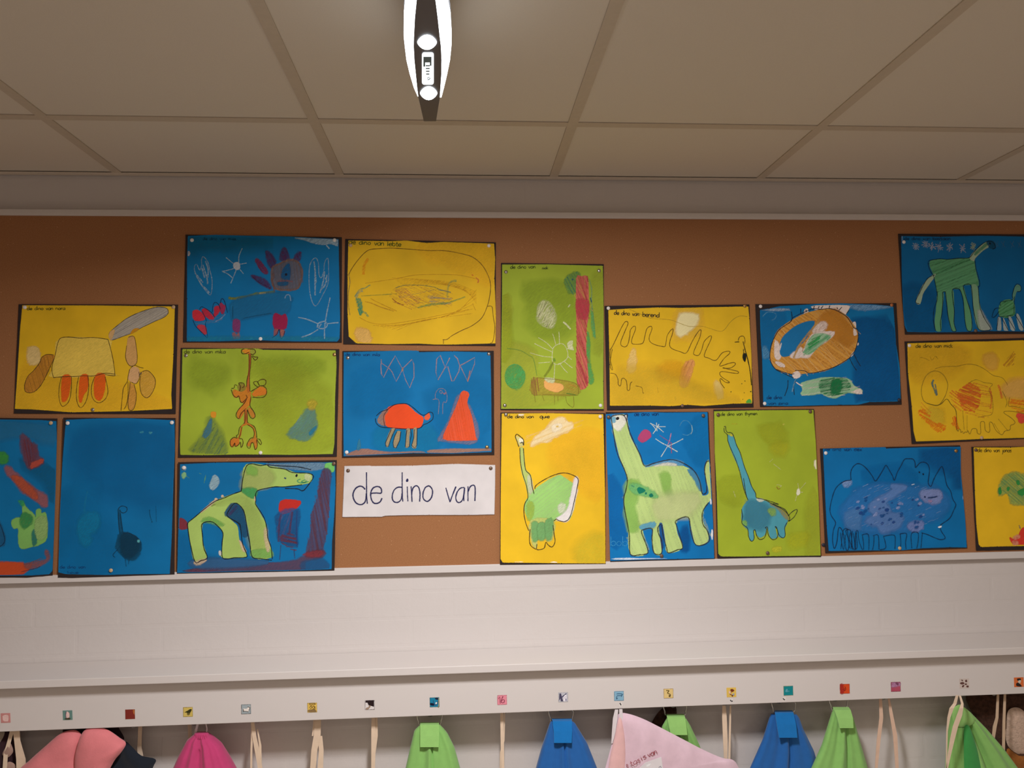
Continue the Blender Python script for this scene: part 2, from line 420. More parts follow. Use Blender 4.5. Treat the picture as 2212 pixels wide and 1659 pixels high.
# ------------------------------------------------------------------ coat rack
SF, SZ = -.15, CZ-.6136
BF, BB = -.12, CZ-.7260
rack = empty('coat_rack', (0, -.07, SZ), 'long white coat rack with a shelf on top and a front board carrying small pictures', 'coat rack')
MB().box(XL+.3, XR-.3, SF, -.0015, SZ, SZ+.019).build('shelf', M_WHITE, rack, bevel=.0015)
MB().box(XL+.3, XR-.3, BF, BF+.016, BB, SZ-.0005).build('front_board', M_WHITE, rack, bevel=.0012)
for xb in (-3.2, -1.95, 1.95, 3.2):
    MB().box(xb-.01, xb+.01, BF+.017, -.0015, BB+.02, SZ-.0005).build('bracket', M_WHITE, rack)

# ------------------------------------------------------------------ childrens paintings
BLU = (0, 116, 176); BLU2 = (0, 96, 160); YEL = (234, 190, 34); GRN = (162, 182, 52)
BK = (38, 34, 36); NV = (20, 40, 78)
def painting(label, org, mount, sheet, col, marks, front=False, group='childrens dinosaur paintings on black card', cat='painting', name='framed_painting', amp=.75):
    y = (YR-.0012 if front else YC-.0035); name = 'mounted_painting'
    ox, oy, k = org
    mp_ = P(mount); cx = sum(a for a, b in mp_)/len(mp_); cy = sum(b for a, b in mp_)/len(mp_)
    q = W(ox+cx/k, oy+cy/k, y); e = empty(name, (q.x, YC if not front else YR, q.z), label, cat, group)
    mb = MB(); pts = []
    N = len(mp_)
    for i in range(N):     # card edges, very slightly wavy
        a, b2 = mp_[i], mp_[(i+1) % N]
        for j in range(8):
            t = j/8; pts.append((a[0]+(b2[0]-a[0])*t+random.uniform(-.25, .25)*k*(j > 0), a[1]+(b2[1]-a[1])*t+random.uniform(-.25, .25)*k*(j > 0)))
    ww = [W(ox+a/k, oy+b2/k, y) for a, b2 in pts]
    mb.plate([(p.x, p.z) for p in ww], y, .0011 if front else .002); mb.build('black_card_mount', M_BLACK, e)
    pp = Paper(ox, oy, k, y-.0007); pp.base(sheet, col, amp=amp, t=.0005); marks(pp)
    pp.mb.build('painted_sheet', INK, e)
    return e

CA = (0, 640, 5.53)
def m1(p):
    p.F("270,900 500,880 900,1000 1900,1250 2040,1320 900,1370 240,1330", (226, 186, 46), .35, 20)
    p.F("345,620 450,620 470,680 475,760 430,810 345,790", (222, 196, 130), .85, 4)
    b = "725,500 1290,515 1320,640 1370,920 1365,945 640,970 625,880 660,690"
    p.F(b, (226, 196, 84), .9, .5)
    for q in ("750,955 840,955 835,1090 800,1230 745,1255 735,1150", "960,960 1050,945 1045,1100 1000,1180 965,1270 945,1200", "1140,945 1250,935 1255,1070 1225,1200 1180,1245 1130,1180"):
        p.F(q, (226, 96, 24), .85, 1.5)
    o = (92, 70, 30)
    p.S("640,972 622,900 625,820 660,700 690,560 735,495 850,488 960,500 1120,492 1290,515", o, 1.2, sm=True)
    p.S("1290,515 1325,640 1355,780 1372,930 1360,950 1255,935", o, 1.2)
    p.S("640,972 740,962 900,958 1000,950 1120,952 1250,920 1370,930", o, 1.3)
    for q in ("735,965 708,1080 706,1220 745,1315 820,1260 850,1130 855,960", "940,960 915,1100 918,1250 965,1332 1030,1250 1060,1100 1050,955", "1130,965 1095,1070 1095,1180 1130,1250 1190,1272 1260,1225 1290,1130 1255,960"):
        p.S(q, o, 1.1)
    t = "640,700 560,695 500,730 470,800 400,890 330,960 295,1060 300,1130 340,1152 410,1140 490,1060 560,930 620,800 650,740"
    p.F(t, (192, 132, 44), .85, .5); p.H(t, (150, 104, 46), 75, 4, 1, .35); p.S(t, o, 1.1)
    h = "1310,490 1312,430 1440,320 1540,250 1700,180 1880,130 1990,145 2010,200 1960,250 1850,300 1700,370 1600,430 1480,475 1340,525"
    p.F(h, (172, 166, 154), .9, .7); p.H(h, (140, 138, 136), -30, 3, 2, .25); p.S(h, (84, 76, 62), 1.1, .8)
    p.F("1300,480 1320,420 1370,400 1360,450 1330,520", (206, 166, 110), .9, .6)
    p.F("1560,440 1600,390 1660,385 1640,410 1570,450", (200, 140, 20), .9, .6)
    n1 = "1535,490 1600,480 1625,580 1640,720 1625,810 1550,830 1500,730 1515,590"
    p.F(n1, (206, 160, 96), .9, .5); p.S(n1, o, 1)
    p.F("1600,840 1660,870 1665,960 1620,1040 1560,1020 1530,970 1555,880", (212, 168, 118), .9, .5)
    p.S("1555,860 1610,825 1660,845 1715,858", o, 1); p.S("1550,870 1530,960 1520,1020 1475,1100 1460,1220 1445,1370", o, 1.2)
    p.S("1660,900 1665,980 1625,1045 1570,1025", o, 1)
    ov = "1700,900 1770,890 1850,980 1850,1080 1800,1180 1745,1212 1690,1160 1670,1050 1680,950"
    p.F(ov, (212, 166, 66), .7, 1); p.S(ov, o, 1.1)
    p.F("1550,1040 1605,1070 1625,1190 1610,1300 1580,1360 1545,1340 1535,1250 1545,1100", (206, 150, 66), .8, .5)
    p.S("1600,1050 1615,1100 1630,1180 1615,1300 1580,1365 1540,1350 1530,1250 1550,1100 1555,1020", o, 1.1)
    p.S("1530,1020 1530,1180 1510,1300 1480,1350", o, 1); p.S("1660,960 1690,900 1680,960", (90, 84, 80), 1.5, .7)
    p.T('de dino van nora', 325, 165, 785, 162, 22, (80, 86, 30), 1.1)
painting('yellow painting of a grey-headed dinosaur with three orange legs', CA, "222,95 2125,100 2095,1405 165,1400",
         "268,108 1180,110 2088,122 2070,700 2045,1180 2055,1345 1500,1372 850,1385 380,1350 178,1345 210,900 240,400", YEL, m1)

CB = (380, 490, 5.821)
def m2(p):
    p.F("170,140 900,150 1200,200 500,260 170,250", (20, 120, 160), .35, 20)
    wh = (150, 178, 196)
    p.F("1500,135 1900,140 2040,160 2030,240 1960,210 1850,225 1720,200 1600,160", wh, .75, 2)
    p.S("1890,230 1930,275", wh, 2.5); p.F("140,310 170,310 178,340 160,365 142,350", (190, 186, 190), .8, 1)
    def leaf(q, lines):
        p.S(q, wh, 1.6, .5, closed=True)
        for r in lines: p.S(r, wh, 3, .55)
    leaf("230,530 260,470 300,545 325,480 322,420 345,375 400,440 425,540 455,680 440,850 380,810 290,680", ["240,580 290,640 340,700", "260,620 330,740 380,790", "340,480 390,640 400,720", "370,430 405,530 400,640", "330,520 360,640", "350,750 420,830"])
    leaf("1685,480 1750,390 1790,450 1800,600 1830,640 1860,550 1870,450 1910,395 1920,520 1915,700 1850,850 1760,995 1700,900 1675,700", ["1735,430 1750,560 1750,860", "1745,500 1765,700", "1870,560 1850,700 1810,830", "1900,600 1880,720 1820,800", "1880,640 1900,700"])
    p.F("730,460 780,445 805,480 800,530 760,540 725,510", (176, 186, 196), .9, 1)
    for q in ("720,460 630,385", "790,450 795,360 835,270", "810,470 890,455", "800,530 850,590", "760,540 715,650 690,710", "725,525 640,550 580,560", "590,565 650,590 710,640"):
        p.S(q, wh, 1.8, .75)
    pk = (124, 44, 92)
    p.H("1010,400 1050,420 1155,560 1130,590 1080,560 1005,440", pk, 55, 3, 3, .8); p.F("1010,400 1050,420 1155,560 1130,590 1080,560 1005,440", (130, 48, 90), .6, 2)
    for q in ("1130,300 1200,350 1250,430 1240,510 1180,500 1145,400", "1310,410 1340,280 1370,265 1400,300 1420,420", "1480,420 1520,330 1575,325 1545,430", "950,610 1010,620 1140,680 1200,780 1080,730 990,660"):
        p.F(q, (76, 58, 110), .7, 3); p.H(q, (110, 44, 92), 60, 4, 1.6, .5)
    p.S("1010,440 1080,560 1150,600", pk, 1.5, .6); p.S("955,620 1050,700 1190,770", (60, 40, 90), 1.4, .7)
    hd = "1215,520 1290,470 1380,430 1450,415 1530,440 1580,520 1590,600 1560,720 1520,780 1420,795 1300,790 1235,760 1205,660"
    p.F(hd, (92, 96, 112), .85, 2); p.S(hd, (128, 98, 84), 5, .6, closed=True); p.H(hd, (118, 100, 96), 85, 5, 3, .4)
    p.F("1390,480 1430,480 1430,650 1400,660 1330,640 1340,560", (10, 92, 146), .8, 2); p.F("1375,590 1390,585 1400,600 1390,615 1375,610", (24, 20, 40), .95, .5)
    p.F("1290,690 1400,685 1400,730 1295,735", (20, 92, 140), .7, 2); p.S("1280,685 1400,680 1470,690", (130, 84, 92), 2.5, .7)
    p.S("1220,580 1230,640 1210,680 1235,770 1240,830", (118, 84, 76), 4, .6)
    p.S("660,895 750,900 870,880 1000,845 1110,832 1240,820", (96, 118, 70), 6, .75); p.S("1050,838 1130,834", (186, 166, 90), 4, .7); p.S("680,900 760,905", (120, 128, 50), 6, .7)
    p.F("720,960 1000,870 1300,840 1430,880 1440,950 1390,1080 1200,1090 850,1150 715,1160 700,1050", (24, 110, 160), .7, 6)
    p.S("1370,900 1390,860 1430,860 1445,930", (130, 160, 190), 2, .7); p.S("715,1000 715,1150", (10, 70, 100), 1.2, .6); p.S("850,1150 1000,1120 1200,1085", NV, 1, .5)
    red = (178, 40, 62)
    for q, c_ in (("215,1070 270,1050 330,1090 365,1150 300,1180 230,1165", (196, 44, 58)), ("330,1045 380,1035 440,1100 480,1150 430,1160 360,1110", red), ("490,1010 545,1000 560,1040 510,1110 480,1130 485,1060", red), ("560,960 600,985 620,1010 600,1080 575,1090 560,1040", (150, 44, 80)), ("270,1245 350,1240 380,1290 385,1345 340,1335", (176, 56, 72))):
        p.F(q, c_, .9, 2)
    p.S("300,1040 320,1005 370,1025 450,1080 490,1140", NV, 1.2); p.S("460,1070 470,980 500,950 540,980 560,1040", NV, 1.2); p.S("560,960 575,905 610,930 650,1080", NV, 1.2)
    p.S("215,1170 250,1250 340,1340 400,1390 370,1220 385,1180 330,1060", NV, 1); p.S("500,1190 560,1160 620,1100", (150, 160, 190), 2, .6)
    p.H("260,1200 400,1180 620,1100 560,1170 400,1220 270,1230", (90, 130, 170), -10, 3, 2, .6)
    p.F("725,1175 800,1180 795,1310 770,1320 725,1300", (122, 54, 104), .85, 2); p.F("1235,1100 1300,1105 1330,1120 1385,1105 1385,1270 1240,1275", (160, 28, 76), .92, 2)
    p.F("710,1340 740,1330 760,1360 790,1330 800,1370 795,1410 770,1400 730,1410", (160, 96, 84), .6, 2)
    p.F("1245,1290 1285,1295 1270,1350 1235,1370", (150, 84, 84), .8, 2); p.F("1320,1300 1365,1310 1350,1370 1320,1390", (160, 96, 84), .8, 2); p.S("1210,1395 1270,1350 1300,1290 1320,1400 1350,1380 1370,1310", NV, 1.2)
    p.F("150,1400 500,1390 1000,1400 1600,1390 2020,1405 2010,1440 1400,1425 700,1440 150,1435", (30, 130, 160), .5, 5)
    for q in ("1870,1410 1870,1280 1895,1100 1940,890", "1540,1140 1640,1160 1790,1220", "1900,1220 1980,1210 2045,1205", "1790,1290 1700,1345 1580,1390"):
        p.S(q, wh, 2.4, .65)
    p.S("1780,1270 1790,1220 1850,1190 1890,1200 1900,1250 1850,1280 1800,1270 1830,1220", wh, 3, .6)
    p.T('de dino van mies', 340, 165, 760, 168, 18, (10, 70, 110), 1, .6)
painting('blue painting of a spiky-haired orange-faced monster with a red tail', CB, "122,98 2085,130 2085,1455 90,1452",
         "150,115 500,100 900,112 1400,120 2045,155 2055,700 2065,1200 2058,1400 2030,1442 1500,1440 1000,1425 500,1440 138,1440 140,900 140,400", BLU, m2)

CC = (720, 490, 5.821)
def m3(p):
    p.F("1100,200 2010,220 2030,700 1700,520 1300,380", (230, 190, 40), .4, 20); p.F("300,1290 420,1300 465,1370 460,1450 350,1440 290,1370", (224, 180, 96), .85, 5)
    o = (120, 88, 26)
    p.S("195,600 230,530 300,430 380,340 450,290 560,275 760,268 1000,285 1200,298 1400,300 1600,335 1750,380 1870,480 1950,620 1978,740 1965,880 1935,1000 1870,1140 1750,1240 1600,1310 1490,1370 1430,1415 1375,1420", o, 1.3)
    p.S("195,600 210,700 190,830 190,980 210,1110", (110, 100, 80), 1, .7); p.S("1385,1415 1385,1475", o, 1)
    p.S("1935,1000 1995,1005 2010,1120 2030,1250 2020,1380 2000,1450 1970,1470", o, 1.2)
    th = (198, 152, 28)
    p.S("400,710 600,680 800,650 1000,610 1200,600 1400,600 1600,610 1780,650", th, 1, .7); p.S("330,1140 450,1200 600,1225 800,1210 1100,1160 1400,1100 1700,1040", th, 1, .6)
    for i in range(6): p.S([(500+60*i, 1240+12*i), (900+40*i, 1230-10*i), (1300+50*i, 1150-14*i), (1750+10*i, 1090-60*i)], th, .9, .35)
    for i in range(9): p.S([(740+20*i, 640+14*i), (1100+30*i, 660+8*i), (1500+20*i, 700+14*i), (1800, 820+18*i)], th, .9, .3)
    gr = (64, 150, 112)
    p.H("280,900 340,900 350,980 370,1060 340,1115 310,1010", gr, 70, 2, 2.5, .8); p.F("300,910 345,920 360,1000 365,1060 340,1110 315,1000", gr, .6, 2)
    p.S("350,1070 400,1080 440,1130", gr, 5, .5); p.S("270,880 330,790 400,770 465,730", (110, 156, 110), 3, .5); p.S("290,890 310,830 370,800", (140, 160, 130), 6, .4)
    p.S("350,870 600,855 800,840", (150, 156, 60), 2, .5)
    pu = "700,880 780,760 900,740 1150,750 1380,790 1480,830 1500,980 1300,1000 950,1040 800,960"
    p.H(pu, (186, 136, 60), 25, 4, 1.3, .35); p.H("780,800 900,770 1000,850 1100,920 1000,990 850,900", (196, 138, 74), 38, 2.6, 2.2, .4)
    p.H("780,800 1000,760 1300,790 1450,870 1400,960 1000,1000", (156, 150, 96), -8, 6, 1.1, .35)
    p.H("1200,870 1450,900 1480,960 1250,970", (150, 146, 130), 5, 3, 2, .5)
    p.S("780,770 900,735 1100,735 1250,755 1320,780", (120, 130, 80), 2, .5); p.S("1320,790 1400,805 1480,825", (90, 120, 110), 2.5, .6)
    p.S("740,900 800,950 890,985", (150, 84, 40), 1.8, .7); p.S("1430,890 1445,750 1480,690 1550,680", (140, 160, 90), 5, .35)
    p.S("1060,1020 1200,980 1400,960 1520,930 1660,880", (120, 156, 80), 4, .5); p.S("400,940 480,960 600,1010 760,1060", (180, 130, 40), 2, .5)
    p.S("470,900 560,950 800,1060", th, 1.6, .5); p.S("1740,600 1760,615", (196, 100, 50), 2); p.S("1790,640 1825,670 1815,705", (196, 110, 60), 2.5, .8)
    p.S("380,600 390,480 440,400", (228, 150, 20), 6, .5); p.S("1790,1050 1750,960", th, 1, .7)
    p.T('de dino van lebte', 195, 215, 860, 248, 34, (76, 96, 24), 1.4)
painting('yellow painting with one large rounded outline and faint scribbles inside', CC, "150,152 2045,195 2040,1497 125,1475",
         "190,172 700,180 920,172 1180,205 1380,190 2020,212 2035,400 2025,650 2045,1100 2038,1465 1500,1480 1280,1480 1080,1468 700,1475 290,1465 195,1380 180,1100 180,600", YEL, m3)

CD = (370, 735, 5.821)
def m4(p):
    for q, a in (("1100,300 1600,260 1900,300 1700,420 1300,520", .3), ("300,300 700,400 500,600 300,500", .25)): p.F(q, (128, 150, 34), a, 25)
    p.F("900,250 1600,600 1500,900 1100,900", (166, 178, 48), .25, 25); p.F("1250,400 2000,700 2040,1300 1300,1400", (166, 176, 44), .3, 30)
    p.T('de dino van mika', 162, 165, 690, 165, 26, (84, 88, 36), 1.2)
    lt = "500,980 490,1180 380,1240 240,1390 400,1420 640,1440 690,1400 640,1250 580,1110"
    p.F("500,960 600,1130 660,1260 690,1400 540,1430 380,1400 250,1380 380,1230 440,1110", (112, 136, 70), .45, 8)
    p.H(lt, (88, 124, 92), -62, 5, 2.2, .5); p.F("500,985 505,1060 490,1160 430,1220 400,1190 450,1090", (60, 112, 130), .7, 3)
    p.F("500,910 530,898 562,910 558,955 540,975 505,960", (204, 138, 36), .95, 1)
    p.F("1720,860 1800,880 1810,1000 1830,1090 1740,1230 1640,1255 1470,1180 1600,1020", (96, 140, 120), .75, 5)
    p.H("1720,860 1800,880 1815,1080 1740,1230 1640,1255 1470,1180 1600,1020", (110, 150, 150), -58, 4, 2, .45)
    p.F("1825,1080 1750,1140 1740,1195 1790,1150", (40, 120, 150), .8, 2); p.F("1730,780 1810,770 1800,860 1740,850", (186, 166, 50), .7, 5)
    og = (196, 120, 36); o = (74, 40, 14)
    p.F("920,112 980,112 1000,150 960,170 900,140", (214, 138, 40), .9, 1.5); p.F("990,130 1050,130 1055,160 1010,180", (158, 160, 60), .8, 1)
    p.S("920,105 885,125 890,165 930,170 980,150", o, 1.5); p.S("960,110 1040,115 1060,150 1030,180 985,165", o, 1.4); p.S("1020,190 1050,210 1090,215 1055,250 1015,200", o, 1.5)
    p.F("975,175 1005,190 1000,300 985,450 985,640 955,640 950,520 975,350", (176, 96, 40), .9, .5)
    p.S("975,170 982,260 975,400 950,520 950,640", o, 1.3); p.S("1003,180 1000,300 985,450 990,660", o, 1.2)
    bl = "790,620 850,640 860,590 900,560 950,600 960,660 1000,650 990,740 960,800 930,790 890,780 850,710 800,720 775,670"
    p.F(bl, og, .85, 1.5); p.F("830,580 900,540 940,600 900,640 860,640", (140, 130, 50), .7, 1)
    p.S("755,620 780,690 820,720 850,700 870,770 900,780 950,720 940,690", o, 1.5); p.S("755,605 790,600 800,560 830,570", o, 1.2); p.S("860,640 870,580 850,540 910,540 915,580 890,600", o, 1.4)
    p.F("1030,660 1120,590 1190,620 1180,680 1110,690 1040,700", (204, 118, 34), .9, 2); p.S("1000,645 1060,610 1130,570 1190,600 1200,660 1170,710 1100,722 1020,715", o, 1.3)
    p.S("1100,590 1060,570 1035,530 1080,520 1110,570 1090,520 1150,490 1190,510 1180,560 1130,575", o, 1.3)
    p.F("960,700 1000,710 990,800 950,850 870,980 830,960 840,890 920,790", og, .9, 1); p.F("960,850 1000,860 1050,940 1040,975 1010,960 975,900", (188, 124, 44), .9, 1)
    p.S("960,710 920,790 840,880 815,950 850,985 880,920 940,860", o, 1.5); p.S("1005,710 990,820 1040,900 1055,960 1020,985 985,950 960,870", o, 1.5)
    p.F("925,880 955,880 960,1030 920,1040", (186, 104, 40), .9, .5); p.S("925,880 925,1030 860,1100 845,1180 820,1200 835,1240", o, 1.3); p.S("955,880 960,1030 1040,1080 1070,1160 1075,1230", o, 1.3)
    p.S("945,1055 890,1080 870,1180 850,1230", og, 4, .9); p.S("950,1050 1010,1080 1050,1150 1050,1230", og, 4, .9); p.S("890,1090 870,1180 850,1240", o, .9); p.S("960,1060 1030,1110 1045,1180 1030,1220", o, 1.1)
    p.F("820,1230 850,1240 850,1310 810,1335 800,1290 780,1340 750,1320 750,1250", (194, 112, 36), .9, 1); p.S("830,1235 790,1220 745,1260 745,1320 770,1340 800,1290 805,1335 850,1310 870,1280 880,1350 905,1290 890,1240 860,1240", o, 1.4)
    p.F("1040,1230 1080,1240 1080,1330 1060,1365 1040,1290 1010,1290 990,1330 960,1320 980,1270", (190, 116, 40), .85, 1); p.S("1035,1225 990,1240 950,1320 985,1360 1010,1290 1035,1300 1055,1375 1085,1330 1075,1250 1120,1310 1135,1290 1110,1245 1075,1240", o, 1.4)
painting('green painting of a thin-necked orange creature with clawed feet between two blue cones', CD, "120,95 2112,112 2080,1462 85,1475",
         "140,112 560,108 1080,103 1160,120 1500,125 2065,127 2078,300 2060,700 2050,1300 2030,1430 1500,1440 900,1435 400,1445 115,1440 108,1300 130,700", GRN, m4)

CE = (720, 735, 5.821)
def m5(p):
    p.F("300,500 600,400 900,700 500,900 250,800", (0, 120, 180), .35, 25); p.F("1200,700 1900,600 1960,1100 1500,1300", (0, 118, 176), .3, 25); p.F("600,1100 1200,1100 1250,1380 600,1380", (10, 126, 172), .5, 12)
    p.T('de dino van mila', 150, 195, 590, 200, 22, (8, 60, 120), 1.1, .8)
    pk = (150, 128, 140)
    for q in ("600,240 610,290 690,345 780,195 830,290 870,360 990,240 1012,300 1015,460 960,600 910,500 870,370 790,520 740,400 695,345", "605,240 598,330 605,420 630,470 690,350", "1300,235 1345,190 1405,340 1465,220 M", "1300,240 1290,400 1315,500 1405,345 1440,330 1490,515 1515,510 1580,390 1590,320 1560,230 1520,190", "1590,320 1650,290 1780,215 1775,300 1690,520 1600,330"):
        q = q.replace(' M', ''); p.S(q, pk, 2.1, .8, sm=False)
    p.S("870,340 870,390", (176, 128, 100), 4, .6); p.S("1720,380 1690,520", (180, 120, 100), 3, .7)
    og = (222, 74, 28)
    p.F("700,840 860,800 940,820 1050,920 1120,960 1130,1010 1080,1100 900,1115 720,1100 645,1050 640,950", og, .97, 1)
    p.F("640,880 690,880 640,960 650,1060 600,1060 560,1000", (150, 116, 100), .8, 2); p.F("1150,960 1200,915 1215,960 1200,990 1160,1000", (216, 90, 50), .9, 1.5)
    p.S("540,950 600,900 680,870 760,815 860,797 940,805 1020,860 1100,930 1150,940 1210,905 1250,920 1250,990 1190,1040 1130,1065 1080,1105 900,1115 720,1100 600,1090 540,1040 530,980", (14, 36, 60), 1.5)
    p.S("690,865 650,920 630,980 650,1085", (110, 30, 20), 1.2)
    tn = (158, 140, 104)
    for q, e in (("730,1115 780,1115 740,1200 690,1335 660,1320 680,1220", None), ("800,1150 845,1150 835,1250 790,1350 755,1330 770,1230", None), ("920,1120 965,1120 955,1220 950,1335 905,1340 915,1230", None), ("1010,1110 1050,1110 1050,1240 1040,1355 990,1340 1010,1240", None)):
        p.F(q, tn, .85, .6)
    for q in ("730,1120 700,1190 655,1290 660,1330 695,1335 720,1250 740,1200 780,1115", "800,1150 770,1210 750,1290 760,1345 790,1355 835,1260 850,1150", "925,1130 915,1200 905,1340 955,1340 970,1240 985,1190 970,1120", "1020,1120 1010,1240 985,1320 1025,1360 1050,1320 1055,1110"):
        p.S(q, (14, 36, 60), 1.3, sm=False)
    cone = "1615,650 1680,650 1705,690 1680,790 1740,960 1790,1220 1790,1250 1600,1260 1390,1240 1440,1080 1560,800"
    p.F("1600,700 1680,780 1760,930 1820,1100 1800,1270 1650,1300 1390,1260 1320,1250 1440,1030 1550,720", (110, 112, 140), .7, 3)
    p.F(cone, (216, 84, 48), .95, 1.5); p.H(cone, (228, 92, 40), 80, 3, 2.2, .5)
    p.S("1250,745 1310,740 1330,780 1320,930", pk, 1.2, .6); p.S("1285,740 1285,670 1330,610 1400,620 1430,700 1420,780 1380,785 1375,930", pk, 1.2, .6); p.S("1335,650 1350,630 1370,645 1360,670 1335,655", pk, 1.2, .7); p.S("1380,660 1400,680 1410,655", (190, 110, 110), 1.5, .7)
    p.F("190,1430 340,1370 480,1380 700,1410 1100,1405 1120,1430 700,1450 200,1450", (150, 112, 96), .85, 2); p.F("1210,1385 1500,1370 1970,1370 1975,1385 1700,1400 1450,1425 1210,1420", (150, 116, 100), .85, 2)
    p.F("330,1240 340,1360 300,1370", (50, 120, 150), .8, 2)
painting('blue painting of a red beetle-like dinosaur beside an orange cone', CE, "115,135 2018,132 2025,1440 110,1475",
         "132,152 500,140 900,128 1060,130 1090,150 1500,140 1975,152 1985,600 1990,1405 1500,1425 1000,1420 600,1440 130,1458 125,900", BLU, m5)

CF = (1070, 550, 4.738)
def m6(p):
    p.F("100,900 400,1000 430,1250 700,1450 300,1560 70,1560 70,1000", (176, 182, 60), .5, 10); p.F("100,420 150,500 150,700 100,860 70,800", (172, 178, 52), .5, 8)
    p.F("1000,300 1100,200 1105,900 1040,1000 1000,700", (168, 180, 56), .4, 12)
    p.F("310,330 700,300 800,600 700,800 400,800 350,500", (132, 158, 40), .3, 20); p.F("80,420 60,1100 160,900 130,600", (164, 176, 40), .5, 10)
    p.T('de dino van', 155, 145, 415, 140, 20, (60, 74, 24), 1.2); p.T('niek', 480, 152, 545, 148, 16, (70, 84, 34), 1)
    p.F("710,260 780,200 850,190 860,250 830,380 760,390 730,330", (104, 146, 70), .7, 4); p.H("710,260 780,200 850,190 830,390 750,380", (60, 128, 110), 60, 4, 1.5, .5); p.S("785,260 795,250", (20, 80, 130), 2.5)
    p.S("960,250 985,350 985,480 1010,700 1020,860", (120, 160, 120), 2.5, .5); p.S("970,440 985,490", (40, 90, 120), 2.5, .7)
    p.F("945,780 965,900 960,1080 1000,1280 960,1310 935,1100 940,900", (84, 160, 84), .7, 3); p.F("980,540 1000,640 1020,850 990,740", (90, 170, 100), .6, 3)
    rd = "830,245 880,225 945,235 955,450 955,600 930,780 930,1000 945,1180 945,1340 850,1365 830,1100 835,900 830,600"
    p.F(rd, (196, 100, 88), .92, 1); p.H(rd, (176, 62, 66), 70, 4, 3, .55); p.H(rd, (206, 158, 88), 66, 8, 1.4, .6)
    p.F("835,470 950,480 950,560 920,660 840,600", (186, 62, 76), .6, 4)
    wh = (206, 208, 160)
    p.F("455,490 540,480 600,560 620,640 590,740 520,745 440,690 425,620", wh, .35, 3); p.S("430,640 470,500 500,490 440,640 530,480 450,670 555,525 480,700 580,540 500,720 605,560 520,740 615,600 555,745 612,700", wh, 3, .8)
    for q in ("590,960 610,935 665,910 710,930 740,1000 735,1060 690,1100 640,1125 590,1105 580,1040 590,960", "620,930 600,850 585,810", "655,920 655,850 650,790", "585,965 520,900 440,850", "580,995 500,960 400,910", "590,1050 480,1040 355,1005", "735,960 760,970 800,965", "740,1040 780,1075", "610,1110 605,1200 600,1270", "655,1110 700,1170 740,1210", "700,1090 760,1140 790,1160", "560,1100 440,1110"):
        p.S(q, wh, 1.4, .8)
    p.F("740,905 790,880 785,930 800,975 750,960", wh, .8, 1.5); p.S("695,690 730,720 770,765", wh, 4, .85); p.S("745,540 765,510", wh, 3, .6)
    p.S("600,1060 605,1095", (116, 150, 50), 6, .7); p.S("590,1100 550,1180 500,1250", (128, 140, 40), 5, .7)
    p.S("640,1120 680,1110", wh, 2)
    g = (44, 166, 100)
    for r in (20, 32, 44, 58, 70, 84, 96): p.S([(200+r*math.cos(a/8*math.tau)*random.uniform(.93, 1.07), 1245+1.25*r*math.sin(a/8*math.tau)) for a in range(8)], g, 3, .6, closed=True)
    p.F("130,1180 200,1140 290,1200 290,1290 250,1360 200,1375 140,1330 110,1250", (84, 170, 90), .5, 4)
    p.S("120,960 250,980 340,1030 390,1070 425,1240", (90, 140, 60), 1, .7)
    br = (164, 128, 48)
    p.F("430,1270 700,1290 835,1340 830,1430 480,1430 380,1420 370,1330", (164, 150, 50), .8, 3); p.H("360,1280 430,1260 440,1420 370,1430", (150, 92, 60), 85, 3, 1.6, .7)
    p.F("510,1290 580,1310 680,1330 690,1380 620,1405 540,1380 505,1350", (222, 166, 92), .95, 2); p.F("510,1265 600,1270 590,1310 530,1300", (200, 206, 160), .7, 2); p.H("720,1330 830,1340 820,1380 730,1370", (200, 156, 56), 20, 3, 2, .6)
    for q in ("430,1260 700,1290 835,1330 850,1430", "480,1430 850,1440", "605,1440 605,1540", "720,1450 735,1520 800,1560 800,1450", "400,1440 410,1510", "480,1440 500,1500", "640,1450 640,1500"): p.S(q, (136, 118, 40), 1, .6)
    p.S("725,1420 820,1435", (70, 140, 50), 2, .6)
painting('tall green painting with a red column, white sun scribbles and a green ball', CF, "58,85 1110,98 1110,1595 52,1588",
         "70,102 560,100 1100,115 1108,600 1105,1300 1108,1580 700,1580 300,1578 60,1578 62,1000 68,500", GRN, m6)

